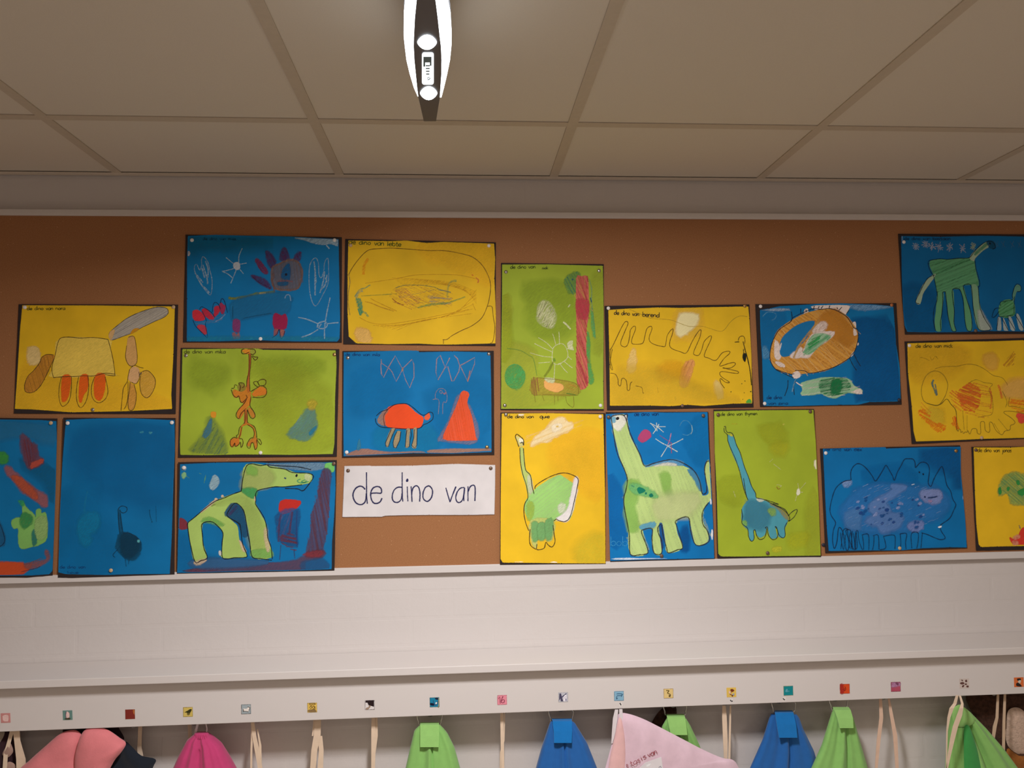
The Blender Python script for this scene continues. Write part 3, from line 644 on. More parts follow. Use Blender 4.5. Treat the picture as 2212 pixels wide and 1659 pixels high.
CG = (1290, 640, 6.144)
def m7(p):
    p.F("1100,180 1350,180 1340,420 1300,500 1060,540 1050,400", (228, 194, 70), .5, 14); p.F("1110,250 1330,260 1280,400 1180,480 1110,520 1060,470", (240, 226, 170), .85, 7)
    p.F("470,710 500,730 510,900 480,1000 410,980 430,820", (226, 194, 112), .8, 5); p.F("1180,880 1280,860 1250,1000 1190,1180 1110,1180 1120,1020", (222, 158, 90), .8, 4); p.H("1180,880 1280,860 1250,1000 1190,1180 1110,1180", (206, 140, 84), -65, 4, 2, .4)
    p.F("1570,1150 1620,1160 1660,1300 1650,1350 1600,1330", (224, 200, 120), .7, 6); p.F("850,950 1100,900 1100,1060 900,1080", (224, 170, 30), .4, 14)
    p.F("300,980 900,1050 1500,1300 1900,1400 1000,1420 200,1430", (214, 184, 50), .4, 20)
    p.T('de dino van', 225, 242, 562, 262, 30, BK, 1.5); p.T('berend', 602, 268, 832, 280, 33, BK, 1.6)
    th = (176, 150, 44)
    p.S("420,170 560,230 700,290 950,310 1050,340 1220,400 1400,400 1600,460 1680,450 1760,350 1830,290 1900,262 1990,270", th, 1, .6)
    o = (96, 72, 20)
    p.S("165,710 205,660 330,400 380,335 410,360 370,460 310,620 350,670 400,650 430,540 440,450 490,395 510,430 470,540 455,600 480,635 600,625 630,540 660,430 715,398 725,440 690,540 700,600 760,640 860,665 905,655 930,520 1000,430 1000,490 960,620 985,690 1100,735 1185,750 1260,600 1340,470 1378,450 1360,550 1280,740 1300,780 1350,780 1390,700 1420,600 1500,525 1510,570 1420,780 1480,820 1575,850 1660,750 1750,730 1755,760 1680,830 1625,925 1750,890 1820,880 1830,910 1760,955 1665,950 1800,980 1870,1000 1850,1025 1650,1000 1640,1060 1755,1140 1700,1140 1635,1090 1640,1150 1690,1220", o, 1.2)
    p.S("175,700 170,820 205,975 175,940 175,850 200,700", o, 1.2, .8); p.S("175,1020 240,1035 275,1100 280,1170 310,1185 330,1090 380,1110 395,1180 400,1245 430,1240 440,1160 465,1135", o, 1.1)
    p.S("510,1190 590,1210 605,1280 620,1282", o, 1, .7); p.S("1030,1330 1045,1380", th, 1); p.S("800,1210 810,1280", th, .9, .6)
    p.S("1825,608 1885,605", (30, 26, 20), 1.8); p.S("1870,590 1890,540 1940,530 1960,580 1955,630", o, 1.2); p.S("1935,600 1960,700 2000,850 2030,1000 2048,1180", (36, 30, 20), 2)
    p.S("1940,700 1950,830", BK, 2, .7); p.F("1935,770 1975,760 1975,810 1960,870 1935,830", (30, 34, 24), .95, 1)
    p.F("1985,1390 2020,1365 2045,1395 2040,1430 1985,1425", (80, 160, 60), .95, 1)
    for q in ("1955,1120 1965,1130", "1915,1155 1922,1165", "1770,1265 1780,1270", "1945,1280 1955,1280", "1930,1365 1935,1370", "2030,1270 2045,1260"): p.S(q, (70, 86, 30), 2.2, .95, sm=False)
painting('yellow painting of a pencil-outlined dinosaur with many tall back spikes', CG, "98,128 2020,108 2075,1470 132,1510",
         "148,182 400,165 830,148 1100,155 1500,145 2005,135 2020,300 2048,800 2058,1420 1800,1425 1420,1455 1200,1440 980,1458 700,1450 170,1452 165,900", YEL, m7)

CH = (1610, 630, 6.144)
def m8(p):
    p.F("1460,400 2000,500 2060,1440 1500,1430 1480,900", (0, 88, 156), .5, 14); p.F("210,200 500,230 450,700 220,800", (20, 112, 170), .4, 12)
    wh = (222, 208, 200)
    p.F("1400,180 1900,175 1960,200 1650,230 1560,245 1400,210", (120, 160, 196), .6, 4); p.F("210,235 450,225 600,240 400,250", (150, 170, 190), .6, 3)
    p.F("910,190 1350,185 1365,240 1330,300 1250,260 1100,225 930,235", wh, .95, 1.5); p.F("1430,410 1465,410 1465,500 1440,470", wh, .95, 1)
    p.S("230,330 300,270 400,290 400,350 350,380", (90, 150, 190), 2, .5); p.F("790,240 830,230 830,300 780,290", wh, .9, 1)
    p.F("225,760 270,740 310,850 230,880", (80, 140, 180), .7, 4)
    ov = "1000,240 1150,230 1300,290 1400,390 1480,520 1490,640 1440,800 1380,880 1240,970 1050,1050 850,1080 640,1090 480,1060 380,990 330,850 370,660 430,520 600,390 800,290"
    p.F(ov, (204, 150, 66), .97, 1.5); p.H(ov, (190, 130, 48), 35, 4, 4, .3); p.H(ov, (226, 186, 118), 48, 9, 2, .6)
    p.F("1050,300 1200,260 1350,430 1450,600 1350,700 1250,650 1100,550 1000,400", (196, 132, 44), .6, 8)
    p.F("400,640 480,800 450,900 390,860", wh, .85, 2); p.F("400,930 500,960 520,1000 440,980", wh, .8, 2); p.F("630,1090 700,1060 730,1120 680,1150 640,1140", wh, .9, 1.5)
    p.F("1440,480 1480,560 1440,580", wh, .9, 1); p.F("1480,680 1505,690 1490,715", wh, .9, 1); p.F("1390,860 1440,790 1420,850", wh, .8, 1)
    p.F("700,440 880,390 915,420 850,560 740,700 620,830 500,860 460,800 470,660 540,560", (20, 112, 168), .97, 1.5); p.F("450,740 480,680 470,740 455,780", wh, .8, 1)
    p.F("760,800 860,600 960,540 1180,540 1100,640 960,720 850,860 740,870 640,880 600,850 740,740", wh, .85, 3)
    p.F("790,790 850,640 960,560 1130,590 1050,660 950,740 840,830", (150, 196, 156), .8, 3); p.H("780,790 850,640 960,560 1130,590 1050,660 950,740 840,830 760,840", (110, 178, 128), -38, 4, 4, .8); p.H("830,730 900,620 980,560 960,650 860,770", (50, 160, 84), -38, 4, 4, .8)
    p.F("920,470 1040,400 1080,440 1040,500 900,540", wh, .7, 4); p.S("640,880 700,740 800,600 900,480 980,370", (190, 150, 84), 5, .7)
    o = (30, 40, 56)
    p.S("640,1145 500,1080 400,1030 340,940 325,850 340,730 370,640 430,530 480,480 600,400 640,340 800,265 910,225 1000,235 1120,225 1230,260 1340,330 1400,410 1440,480 1490,510 1495,620 1480,700 1450,790 1400,850 1380,880 1240,970 1130,1020 950,1070 840,1080 780,1050 660,1045", o, 1.5)
    p.S("400,1030 520,1070 600,1095 650,1090", o, 1.2)
    for q in ("610,265 620,350 600,400", "735,225 735,290", "800,240 815,270", "915,190 900,240", "980,195 965,225", "1030,190 1005,225", "1120,185 1110,225", "1215,210 1225,230", "1280,205 1240,250", "1375,245 1340,295", "1380,880 1430,980 1475,1045", "1440,830 1485,920 1530,990", "565,1175 560,1270 520,1385", "670,1175 640,1260 650,1370"):
        p.S(q, o, 1.6, .9)
    gr = "740,1220 860,1180 1050,1140 1300,1150 1380,1170 1450,1260 1540,1300 1540,1340 1450,1350 1350,1340 1200,1410 1080,1390 1000,1350 880,1370 740,1365 760,1300"
    p.F(gr, (150, 190, 150), .9, 2); p.H(gr, wh, -8, 6, 2, .7); p.H("1000,1180 1300,1150 1400,1250 1350,1330 1150,1380 1000,1330", (40, 140, 84), -10, 3, 4, .7); p.F("1160,1190 1260,1180 1250,1320 1150,1350", (20, 126, 72), .8, 5)
    p.F("1440,1320 1520,1290 1540,1350 1460,1345", wh, .8, 2); p.S("670,1200 720,1235 760,1250", wh, 2.5)
    p.S("620,1330 640,1240 670,1150", (110, 160, 190), 3, .6)
    p.T('de dino', 285, 1425, 490, 1425, 26, (8, 60, 116), 1.3, .85); p.T('van pina', 305, 1500, 570, 1498, 22, (8, 60, 116), 1.2, .75)
painting('blue painting of a big orange-brown oval dinosaur above a green patch', CH, "135,165 2005,152 2075,1498 198,1528",
         "195,242 320,225 450,195 700,180 950,162 1280,155 1700,170 1965,195 1980,400 2000,700 2050,1000 2060,1455 1650,1465 1500,1500 1000,1508 600,1520 240,1515 225,900 200,500", BLU, m8)

CI = (0, 880, 4.365)
def m9(p):
    p.F("-200,140 300,160 510,220 500,330 200,260 -200,300", (40, 116, 160), .5, 12); p.F("200,500 520,600 500,900 430,700", (10, 104, 150), .5, 12)
    p.F("200,270 250,280 290,340 340,360 360,460 400,500 390,530 290,575 250,530 215,420", (100, 70, 92), .85, 5); p.H("220,300 340,360 360,460 290,560 240,500", (130, 60, 70), 80, 3, 2, .5)
    p.F("300,530 390,490 400,520 300,570", (176, 76, 60), .8, 3)
    p.F("60,560 120,600 210,680 330,780 430,840 440,930 400,920 330,870 210,780 130,680 70,620", (140, 86, 92), .85, 5); p.F("110,650 200,670 330,800 350,860 300,840 200,760", (172, 80, 54), .8, 4)
    p.F("215,900 250,950 310,1000 340,1040 345,970 380,960 390,1000 435,1010 440,1230 380,1290 310,1310 200,1330 175,1250 175,1140 130,1140 110,1080 150,1045 210,1030", (116, 168, 88), .97, 2)
    p.F("210,1000 290,1020 290,1090 230,1140 200,1080", (50, 140, 80), .7, 4); p.F("310,1170 345,1170 340,1280 310,1290", (40, 120, 110), .8, 3); p.F("180,880 225,890 215,930", (50, 150, 90), .7, 3)
    p.F("340,1060 430,1040 430,1220 350,1230", (136, 170, 104), .8, 3)
    p.F("-60,430 30,430 70,460 60,520 0,520", (60, 150, 60), .8, 5); p.F("-300,1000 -120,900 0,1100 45,1260 0,1310 -300,1330", (30, 96, 140), .7, 4); p.S("0,1100 30,1180 45,1260 0,1310 -100,1320", (20, 40, 70), 1)
    p.F("-300,1480 160,1465 230,1490 300,1480 220,1560 0,1585 -300,1590", (180, 70, 32), .95, 4); p.F("230,1480 330,1460 440,1440 430,1360 450,1365 455,1440 300,1520", (130, 80, 80), .7, 4)
    p.S("200,1550 330,1520 380,1500", NV, 1, .6); p.S("240,1480 400,1420", (110, 80, 90), 1.2, .6)
painting('blue painting with red smears and a pale green block figure, cut by the left edge', CI, "-760,90 540,105 520,800 495,1585 250,1606 -780,1600",
         "-740,112 0,115 380,120 530,130 535,300 525,700 512,1100 495,1540 465,1572 300,1585 -740,1590", (0, 110, 166), m9, front=True)
def m10(p):
    p.F("700,300 1600,200 1620,900 900,700", (0, 96, 160), .22, 40); p.F("580,800 900,1000 1000,1540 570,1560", (0, 112, 168), .3, 40)
    p.F("750,1080 820,1010 920,1010 920,1130 840,1190 850,1270 790,1290 740,1180", (10, 124, 168), .6, 8); p.S("825,790 800,900 795,990", (20, 130, 176), 4, .4)
    dk = (14, 56, 84)
    p.S("1120,1010 1112,970 1130,940 1160,930 1195,945 1195,975 1170,995 1145,990 1130,965", dk, 1.5); p.F("1112,980 1135,985 1160,1185 1130,1200 1115,1080", (10, 84, 120), .7, .5)
    p.S("1115,990 1118,1080 1130,1200", dk, 1.5, .8); p.S("1135,1000 1145,1100 1162,1185", dk, 1.5, .8)
    p.F("1130,1200 1200,1185 1300,1250 1330,1300 1310,1380 1240,1440 1150,1390 1100,1320 1110,1240", (6, 78, 112), .85, 4); p.F("1150,1220 1200,1200 1290,1260 1300,1340 1230,1410 1150,1360", (8, 62, 90), .6, 6)
    p.S("1160,1187 1220,1187 1280,1220 1312,1250", dk, 2.2); p.F("1295,1255 1315,1250 1315,1270 1300,1272", (90, 170, 180), .8, 1)
    p.S("1110,1340 1065,1390 1085,1415", dk, 1.4, .6); p.S("1180,1420 1190,1500", dk, 2, .4); p.S("1220,1420 1210,1480", dk, 2, .4)
    p.S("1410,965 1415,1020 1435,1085", (10, 80, 110), 2, .5); p.S("1470,930 1475,1080", (10, 80, 120), 2, .3)
    p.F("1320,230 1350,225 1350,240 1325,242", (60, 150, 176), .6, 1); p.F("1410,230 1435,235 1425,250 1408,245", (70, 156, 176), .6, 1)
    p.T('de dino van', 565, 1518, 810, 1518, 16, (6, 70, 130), 1, .8); p.T('lieve', 640, 1570, 745, 1568, 15, (6, 70, 130), .9, .6)
painting('plain blue painting with one small dark long-necked dinosaur low down', CI, "597,97 1655,100 1650,500 1645,1575 700,1608 545,1606 570,1000",
         "622,118 900,105 1220,102 1645,122 1648,400 1635,700 1620,1200 1600,1570 1300,1572 1000,1580 620,1572 550,1555 565,1000 590,500", (0, 112, 170), m10, front=True)

CJ = (360, 980, 5.672)
def m11(p):
    p.F("150,1000 300,1250 600,1400 150,1430", (10, 112, 170), .5, 20)
    p.F("1290,110 1900,110 1930,170 1780,200 1500,180 1250,140", (110, 140, 160), .7, 4)
    p.F("1950,130 2010,100 2060,150 2055,200 2010,225 1945,190", (110, 186, 96), .95, 2)
    p.F("1910,210 2005,215 2000,380 1980,700 1950,1000 1900,1200 1910,1270 1730,1290 1720,1150 1770,1000 1780,750 1860,520", (78, 78, 112), .85, 3)
    p.H("1910,210 2005,215 2000,380 1980,700 1900,1200 1740,1200 1780,750", (110, 62, 76), 80, 4, 3, .6)
    p.F("200,1440 600,1390 1000,1350 1500,1330 1700,1260 1900,1180 1925,1250 1700,1320 1600,1440 600,1450", (88, 70, 96), .85, 4)
    p.F("260,1440 500,1390 650,1400 500,1445", (104, 64, 84), .8, 3); p.F("300,1320 700,1300 1250,1330 1000,1370 500,1390 350,1380", (50, 96, 140), .8, 6); p.F("1660,1340 1900,1300 1980,1400 1700,1430", (40, 90, 140), .6, 6); p.F("1680,1240 1850,1195 1920,1210 1850,1260", (130, 52, 62), .8, 4)
    p.F("150,810 180,795 240,830 255,910 160,920", (130, 50, 62), .95, 2)
    p.F("1395,590 1480,562 1600,575 1645,590 1610,650 1540,700 1430,740 1380,700", (190, 44, 34), .97, 1.5)
    p.F("1370,730 1620,690 1590,1000 1600,1130 1400,1080 1350,900", (30, 84, 140), .6, 4); p.H("1370,740 1460,720 1530,720 1520,980 1400,1080 1350,900", (76, 90, 140), -70, 5, 2, .6)
    p.S("1400,740 1380,860 1370,1080", (84, 60, 100), 4, .6); p.S("1540,710 1520,850 1500,990", (90, 56, 90), 4, .7); p.H("1390,1000 1560,1000 1590,1110 1410,1080 1580,1170 1560,1180 1420,1110", (110, 56, 76), 12, 3, 3, .7)
    p.S("1400,1120 1385,1300", (60, 66, 110), 1.5, .6); p.S("1560,1170 1570,1280", (60, 66, 110), 2.5, .6); p.S("1600,700 1590,900 1600,1150", (50, 70, 130), 2.5, .5)
    gr = (160, 188, 98)
    p.F("300,820 400,740 560,600 800,500 930,450 930,300 980,130 1250,150 1450,190 1600,240 1750,240 1780,290 1740,360 1450,400 1250,410 1110,450 1080,520 1100,640 1180,790 1220,880 1240,1050 1270,1130 1280,1270 1060,1265 1020,1000 960,740 920,660 850,610 760,740 820,840 870,900 890,1060 950,1150 975,1230 950,1270 690,1275 680,1180 690,970 620,880 540,830 440,860 440,1080 490,1270 350,1320 300,1150 265,870", gr, .97, 1)
    p.F("990,200 1200,200 1300,300 1200,400 950,430 960,300", (168, 180, 104), .6, 10); p.F("550,650 850,560 1000,800 1040,1100 1150,1150 1200,1000 1080,700 900,520", (164, 184, 96), .4, 10)
    p.F("930,440 1090,440 1070,545 960,490", (66, 150, 84), .85, 4); p.F("1000,170 1080,180 1100,240 1000,240", (130, 180, 80), .7, 6); p.F("1060,1190 1270,1190 1275,1265 1060,1260", (120, 170, 84), .8, 4); p.F("430,820 560,790 700,880 600,860", (110, 170, 84), .6, 5)
    pk = (206, 182, 150)
    p.F("420,720 560,590 620,560 480,680", pk, .8, 2); p.F("670,530 680,505 700,525", pk, .9, 1); p.F("590,560 605,543 625,560", pk, .9, 1); p.F("1080,520 1075,580 1090,560", pk, .8, 1)
    p.F("890,1060 940,1130 970,1200 930,1180", pk, .8, 2); p.F("1215,900 1240,1050 1260,1170 1230,1190 1200,1000", pk, .6, 3); p.F("640,1200 660,1190 670,1235 650,1245", (196, 196, 190), .9, 1); p.F("340,1330 490,1290 440,1340 370,1355", pk, .7, 3)
    p.F("770,640 840,610 930,700 970,900 990,1000 940,1010 900,900 860,840 750,770 720,730", (28, 84, 120), .85, 3); p.H("780,640 840,620 890,680 800,750 750,740", (70, 66, 110), -50, 3, 2, .7)
    wh = (150, 180, 190)
    p.F("570,280 600,265 640,310 630,380 580,435 540,430 530,390 550,330", wh, .75, 2); p.F("195,160 235,160 235,190 200,195", wh, .8, 2); p.F("190,260 215,230 235,250 225,290 200,300", (130, 180, 130), .85, 2)
    for q in ("400,240 430,250", "470,330 480,260", "460,360 470,290", "235,270 280,300"): p.S(q, (90, 160, 130), 1.2, .6)
    o = (22, 24, 34)
    p.S("915,460 930,330 960,200 990,140 1050,125 1150,145 1230,135 1270,165 1450,190 1540,230 1740,240 1800,280 1760,350 1700,430 1660,455 1600,430 1450,425", o, 1.8)
    p.S("1240,135 1400,150 1600,160 1770,195", o, 1.6); p.S("1660,380 1450,405 1330,405 1220,425 1120,450 1090,500 1095,570 1090,620 1150,710 1200,800 1230,920 1240,1030 1280,1150 1295,1290", o, 1.5)
    p.S("915,460 800,500 700,545 600,580 500,650 400,730 330,790 260,850 262,920 290,1100 350,1325 420,1310 500,1275 455,1150 440,1000 435,860 545,832 620,880 690,970 680,1100 690,1280 830,1275 960,1270 985,1240 930,1100 905,900 880,850 750,770 760,700 840,605 920,660 960,750 990,950 1020,1100 1050,1265 1150,1285 1290,1305", o, 1.7)
    p.F("1580,270 1595,250 1605,265 1590,285", o, .95, .6); p.S("1440,295 1465,305", (40, 60, 110), 2.5); p.S("1640,310 1600,335 1650,360 1740,340 1700,320 1650,345 1690,350 1720,330", (60, 150, 110), 2, .8)
    p.F("1700,250 1760,270 1760,300 1740,330 1700,310", (190, 200, 150), .8, 2)
painting('blue painting of a horse-headed pale green dinosaur beside a red flower', CJ, "140,105 2085,78 2055,1432 125,1470",
         "165,130 600,110 1080,105 1250,115 1700,108 2062,105 2070,400 2050,800 2025,1100 2022,1415 1500,1435 1000,1440 500,1455 130,1460 145,900 160,400", (0, 112, 170), m11, front=True)

# the white title card
CK = (720, 990, 5.821)
def sign():
    y = YC-.004
    q = W(906, 1062, y); e = empty('title_card', (q.x, YC, q.z), 'white card reading de dino van in dark blue handwriting', 'sign')
    p = Paper(*CK, y)
    p.base("140,98 460,92 480,98 1000,92 1300,80 1520,70 1720,75 2035,85 2035,300 2025,705 1700,712 1200,712 900,715 650,722 620,735 115,738 125,500", (218, 213, 213), amp=.8, pitch=3.0, t=.0006)
    c = (38, 38, 84)
    def D(s, w1=2.6): p.S(s, c, w1, .97, vary=.12)
    D("400,392 370,360 330,352 280,380 250,440 252,500 285,560 340,583 385,565 408,520 415,440", 3.0); D("417,175 418,350 420,480 428,572", 2.4)
    D("475,440 540,436 602,436 600,380 560,355 505,370 475,420 472,490 500,555 545,568 590,545 612,500", 3.0)
    D("862,365 810,365 765,400 743,460 745,520 775,552 820,550 855,510 865,440", 2.8); D("866,175 866,350 868,470 874,545", 2.4)
    D("930,355 932,450 938,542", 2.2); p.F("915,275 930,255 943,268 940,290 925,298 915,290", c, .97, .4)
    D("978,352 985,450 990,548", 2.5); D("985,460 1000,380 1040,345 1075,370 1090,440 1085,545", 2.8)
    D("1205,345 1160,365 1130,430 1130,500 1160,535 1195,538 1235,490 1248,420 1235,375 1205,345", 2.8)
    D("1415,370 1440,460 1468,552", 2.4); D("1468,548 1500,460 1542,355", 2.8)
    D("1650,368 1600,375 1560,420 1540,490 1555,545 1590,555 1625,520 1645,440 1650,370", 2.6); D("1650,370 1642,450 1642,540", 2.3)
    D("1693,352 1693,450 1693,540", 2.3); D("1695,420 1720,360 1755,338 1780,355 1784,430 1780,538", 2.8)
    p.mb.build('paper_card', INK, e)
sign()

CL = (1060, 875, 4.607)
def m12(p):
    p.F("650,400 1100,300 1120,900 900,800 700,600", (232, 190, 44), .35, 25)
    p.F("640,150 720,130 740,160 820,200 760,260 660,300 560,360 470,370 400,410 450,320 540,250", (228, 208, 160), .9, 5); p.H("340,300 540,240 900,150 880,220 500,400 400,420", (232, 204, 130), -22, 5, 1.8, .5)
    p.F("620,200 700,190 690,240 620,260", (234, 222, 190), .8, 4); p.S("650,215 675,212", (216, 180, 60), 3, .7)
    p.T('de dino van', 168, 130, 432, 130, 18, BK, 1.3); p.T('quie', 490, 130, 590, 130, 20, BK, 1.4)
    p.F("255,310 300,330 320,350 325,400 290,410 265,360", (206, 202, 130), .8, 1); p.F("290,330 325,350 320,370 285,365", (226, 224, 200), .9, 1)
    p.F("290,430 325,430 335,520 350,640 400,700 415,820 430,880 380,930 350,800 305,660 295,520", (170, 188, 104), .95, .6); p.F("370,700 405,740 420,850 390,880 370,800", (190, 196, 160), .8, 2)
    g = (150, 198, 110)
    p.F("440,840 520,780 670,700 730,720 840,800 850,840 830,1000 790,1130 740,1150 660,1130 620,1150 400,1150 340,1040 350,950 380,920", g, .97, 1); p.H("440,840 670,700 840,810 780,1120 420,1150 350,1000", (180, 212, 144), -38, 4, 3, .4)
    p.F("845,720 868,740 855,850 830,980 790,1110 750,1155 700,1150 660,1130 760,1050 800,900 820,800", (222, 216, 214), .9, 3); p.F("680,990 740,990 720,1060 680,1060", (210, 214, 190), .7, 4); p.F("370,980 420,980 420,1100 370,1140", (160, 184, 70), .6, 4)
    p.F("400,1150 620,1150 610,1330 570,1350 545,1330 470,1330 450,1420 410,1350", (190, 196, 110), .8, 3)
    for q in ("415,1180 470,1180 465,1330 430,1350 415,1290", "475,1190 535,1180 535,1320 480,1330", "550,1150 615,1150 600,1300 570,1340 550,1280"): p.F(q, (110, 164, 100), .85, 4)
    o = (56, 44, 24)
    for q in ("280,418 262,360 245,315 260,290 290,310 325,345 328,400", "290,425 295,560 320,690 355,800 370,920 340,980 330,1060 345,1160 378,1250", "325,430 335,560 350,650 395,700 410,800 432,885", "440,835 450,800 520,750 620,700 720,675 800,690 868,735 860,820 830,960 790,1110 740,1158 680,1150 655,1135 630,1150", "620,1195 630,1280 640,1360 610,1412 570,1390 548,1365 530,1425 460,1438 460,1385", "392,1235 385,1340 400,1400 450,1435"):
        p.S(q, o, 1.5, .95)
    p.S("295,380 315,370 325,400", BK, 2, .8); p.F("230,1570 300,1562 320,1575", (236, 232, 226), .95, 1.5); p.F("590,1570 640,1560 660,1575", (236, 232, 226), .95, 1.5)
    p.F("900,1400 1100,1300 1135,1560 880,1570", (196, 188, 50), .4, 20); p.F("280,90 330,88 320,102 290,102", (236, 226, 200), .8, 2)
painting('tall yellow painting of a pale green dinosaur with a thin upright neck', CL, "97,75 1140,80 1145,1580 92,1590",
         "110,85 560,80 1120,92 1125,300 1138,900 1142,1575 700,1575 400,1570 120,1568 98,1530 100,1000 105,500", YEL, m12, front=True)

CM = (1290, 875, 4.607)
def m13(p):
    p.F("950,180 1080,150 1100,500 1000,560 900,400", (0, 120, 184), .5, 12); p.F("850,1250 900,1240 900,1440 840,1420", (0, 76, 150), .5, 8); p.F("100,700 260,900 300,1250 130,1400", (0, 104, 176), .4, 10)
    g = (178, 202, 126)
    body = "140,130 200,98 290,110 320,290 400,450 470,600 600,580 800,590 950,660 1030,800 1045,900 1110,880 1095,780 1070,650 1090,570 1115,565 1130,800 1135,930 1070,1010 1050,1150 1100,1260 1095,1360 985,1390 950,1280 905,1120 790,1150 800,1290 850,1420 700,1470 680,1340 650,1200 610,1200 640,1470 570,1475 545,1350 550,1235 450,1240 500,1470 330,1480 310,1250 290,1100 270,1000 280,860 300,730 220,500 150,200"
    p.F(body, g, .97, 1); p.H(body, (190, 208, 146), 70, 6, 5, .28)
    p.F("300,760 420,800 360,1000 400,1200 320,1250 280,1000", (140, 188, 90), .7, 8); p.F("640,700 720,700 720,850 760,950 680,870", (136, 184, 84), .6, 8); p.F("600,950 1000,900 900,1080 620,1120", (200, 208, 150), .6, 14); p.F("900,640 1000,700 1040,860 980,760", (60, 130, 170), .8, 4)
    p.F("480,615 560,580 740,545 860,570 820,600 640,590", (90, 150, 190), .8, 3); p.F("560,610 700,580 800,600 640,600", (216, 214, 196), .7, 3)
    p.F("150,130 200,100 260,120 290,150 230,240 170,225", (222, 222, 206), .9, 4); p.F("145,130 175,125 175,170 150,165", (110, 170, 196), .8, 3); p.F("188,130 205,118 218,128 210,145 192,145", (30, 28, 26), .97, .6); p.F("250,110 290,105 295,160 260,140", (216, 216, 206), .9, 2)
    p.F("330,790 450,810 560,870 600,920 480,900 350,860", (110, 180, 110), .8, 5); p.F("400,830 430,820 480,850 430,880 410,870", (10, 126, 100), .95, 1); p.F("520,890 545,882 555,905 535,915 520,905", (10, 120, 96), .95, 1); p.F("478,872 492,872 490,888 478,885", (10, 126, 100), .95, .8); p.S("340,800 370,815", (60, 150, 120), 2.5, .6)
    p.F("440,1200 570,1170 560,1215 440,1235", (90, 160, 190), .8, 3); p.F("620,1195 650,1195 660,1400 640,1400", (20, 90, 160), .8, 2)
    o = (50, 48, 52)
    for q in ("140,130 165,300 200,480 270,640 300,740 285,850 265,920 270,1020 300,1180 320,1300 330,1485 420,1490 505,1470 480,1370 440,1265 460,1240 545,1230 545,1330 565,1470 640,1475 640,1350 610,1280 605,1215 640,1190 655,1290 690,1420 710,1472 800,1440 850,1420 820,1300 790,1200 785,1150 905,1115 930,1250 985,1395 1110,1360 1100,1260 1050,1180 1050,1060 1110,970", "135,140 150,110 200,98 260,100 290,150 320,260 380,400 430,500 470,605 560,580 680,550 760,545 860,580 960,650 1020,760 1045,880 1090,860 1080,740 1068,640 1085,570 1115,555", "260,110 300,90 290,160"):
        p.S(q, o, 2.4, .75)
    p.F("410,320 440,270 480,245 520,265 535,310 500,345 450,370 415,350", (170, 66, 110), .95, 1.5)
    wh = (206, 216, 206)
    for q in ("525,180 595,215 660,270", "590,175 595,260", "540,190 580,240 555,285", "600,215 680,215", "615,190 575,260"): p.S(q, wh, 1.6, .8)
    for q in ("580,335 640,375 700,405", "700,410 770,380 855,335", "700,410 635,515", "705,410 800,465"): p.S(q, wh, 1.8, .75)
    p.S("735,280 720,350 700,400", (196, 130, 160), 2.2, .7); p.S("620,300 740,380", (150, 80, 130), 1.4, .6); p.S("735,370 740,480", (170, 80, 110), 2, .6)
    p.S("820,210 850,160 900,160 940,210 945,260 900,300 850,290", (90, 160, 196), 1.2, .6); p.S("940,200 945,260 930,290", (180, 200, 190), 1.4, .6)
    p.T('de dino van', 370, 108, 615, 104, 22, (10, 54, 110), 1.3, .8)
    p.T('bob', 135, 1400, 310, 1402, 46, (60, 150, 200), 1.3, .65)
    p.F("1125,930 1140,960 1130,990", (226, 226, 226), .9, 1); p.F("1140,1240 1150,1260 1145,1340 1135,1300", (226, 226, 226), .9, 1); p.F("140,1530 400,1525 700,1540 400,1548", (206, 216, 226), .8, 1.5)
painting('blue painting filled by a large pale green dinosaur with a raised neck and tail', CM, "85,70 1105,66 1168,1530 130,1560",
         "85,90 500,70 700,75 1098,70 1110,400 1135,800 1155,1200 1165,1525 800,1532 500,1538 130,1550 115,1000 95,500", (0, 118, 186), m13, front=True)

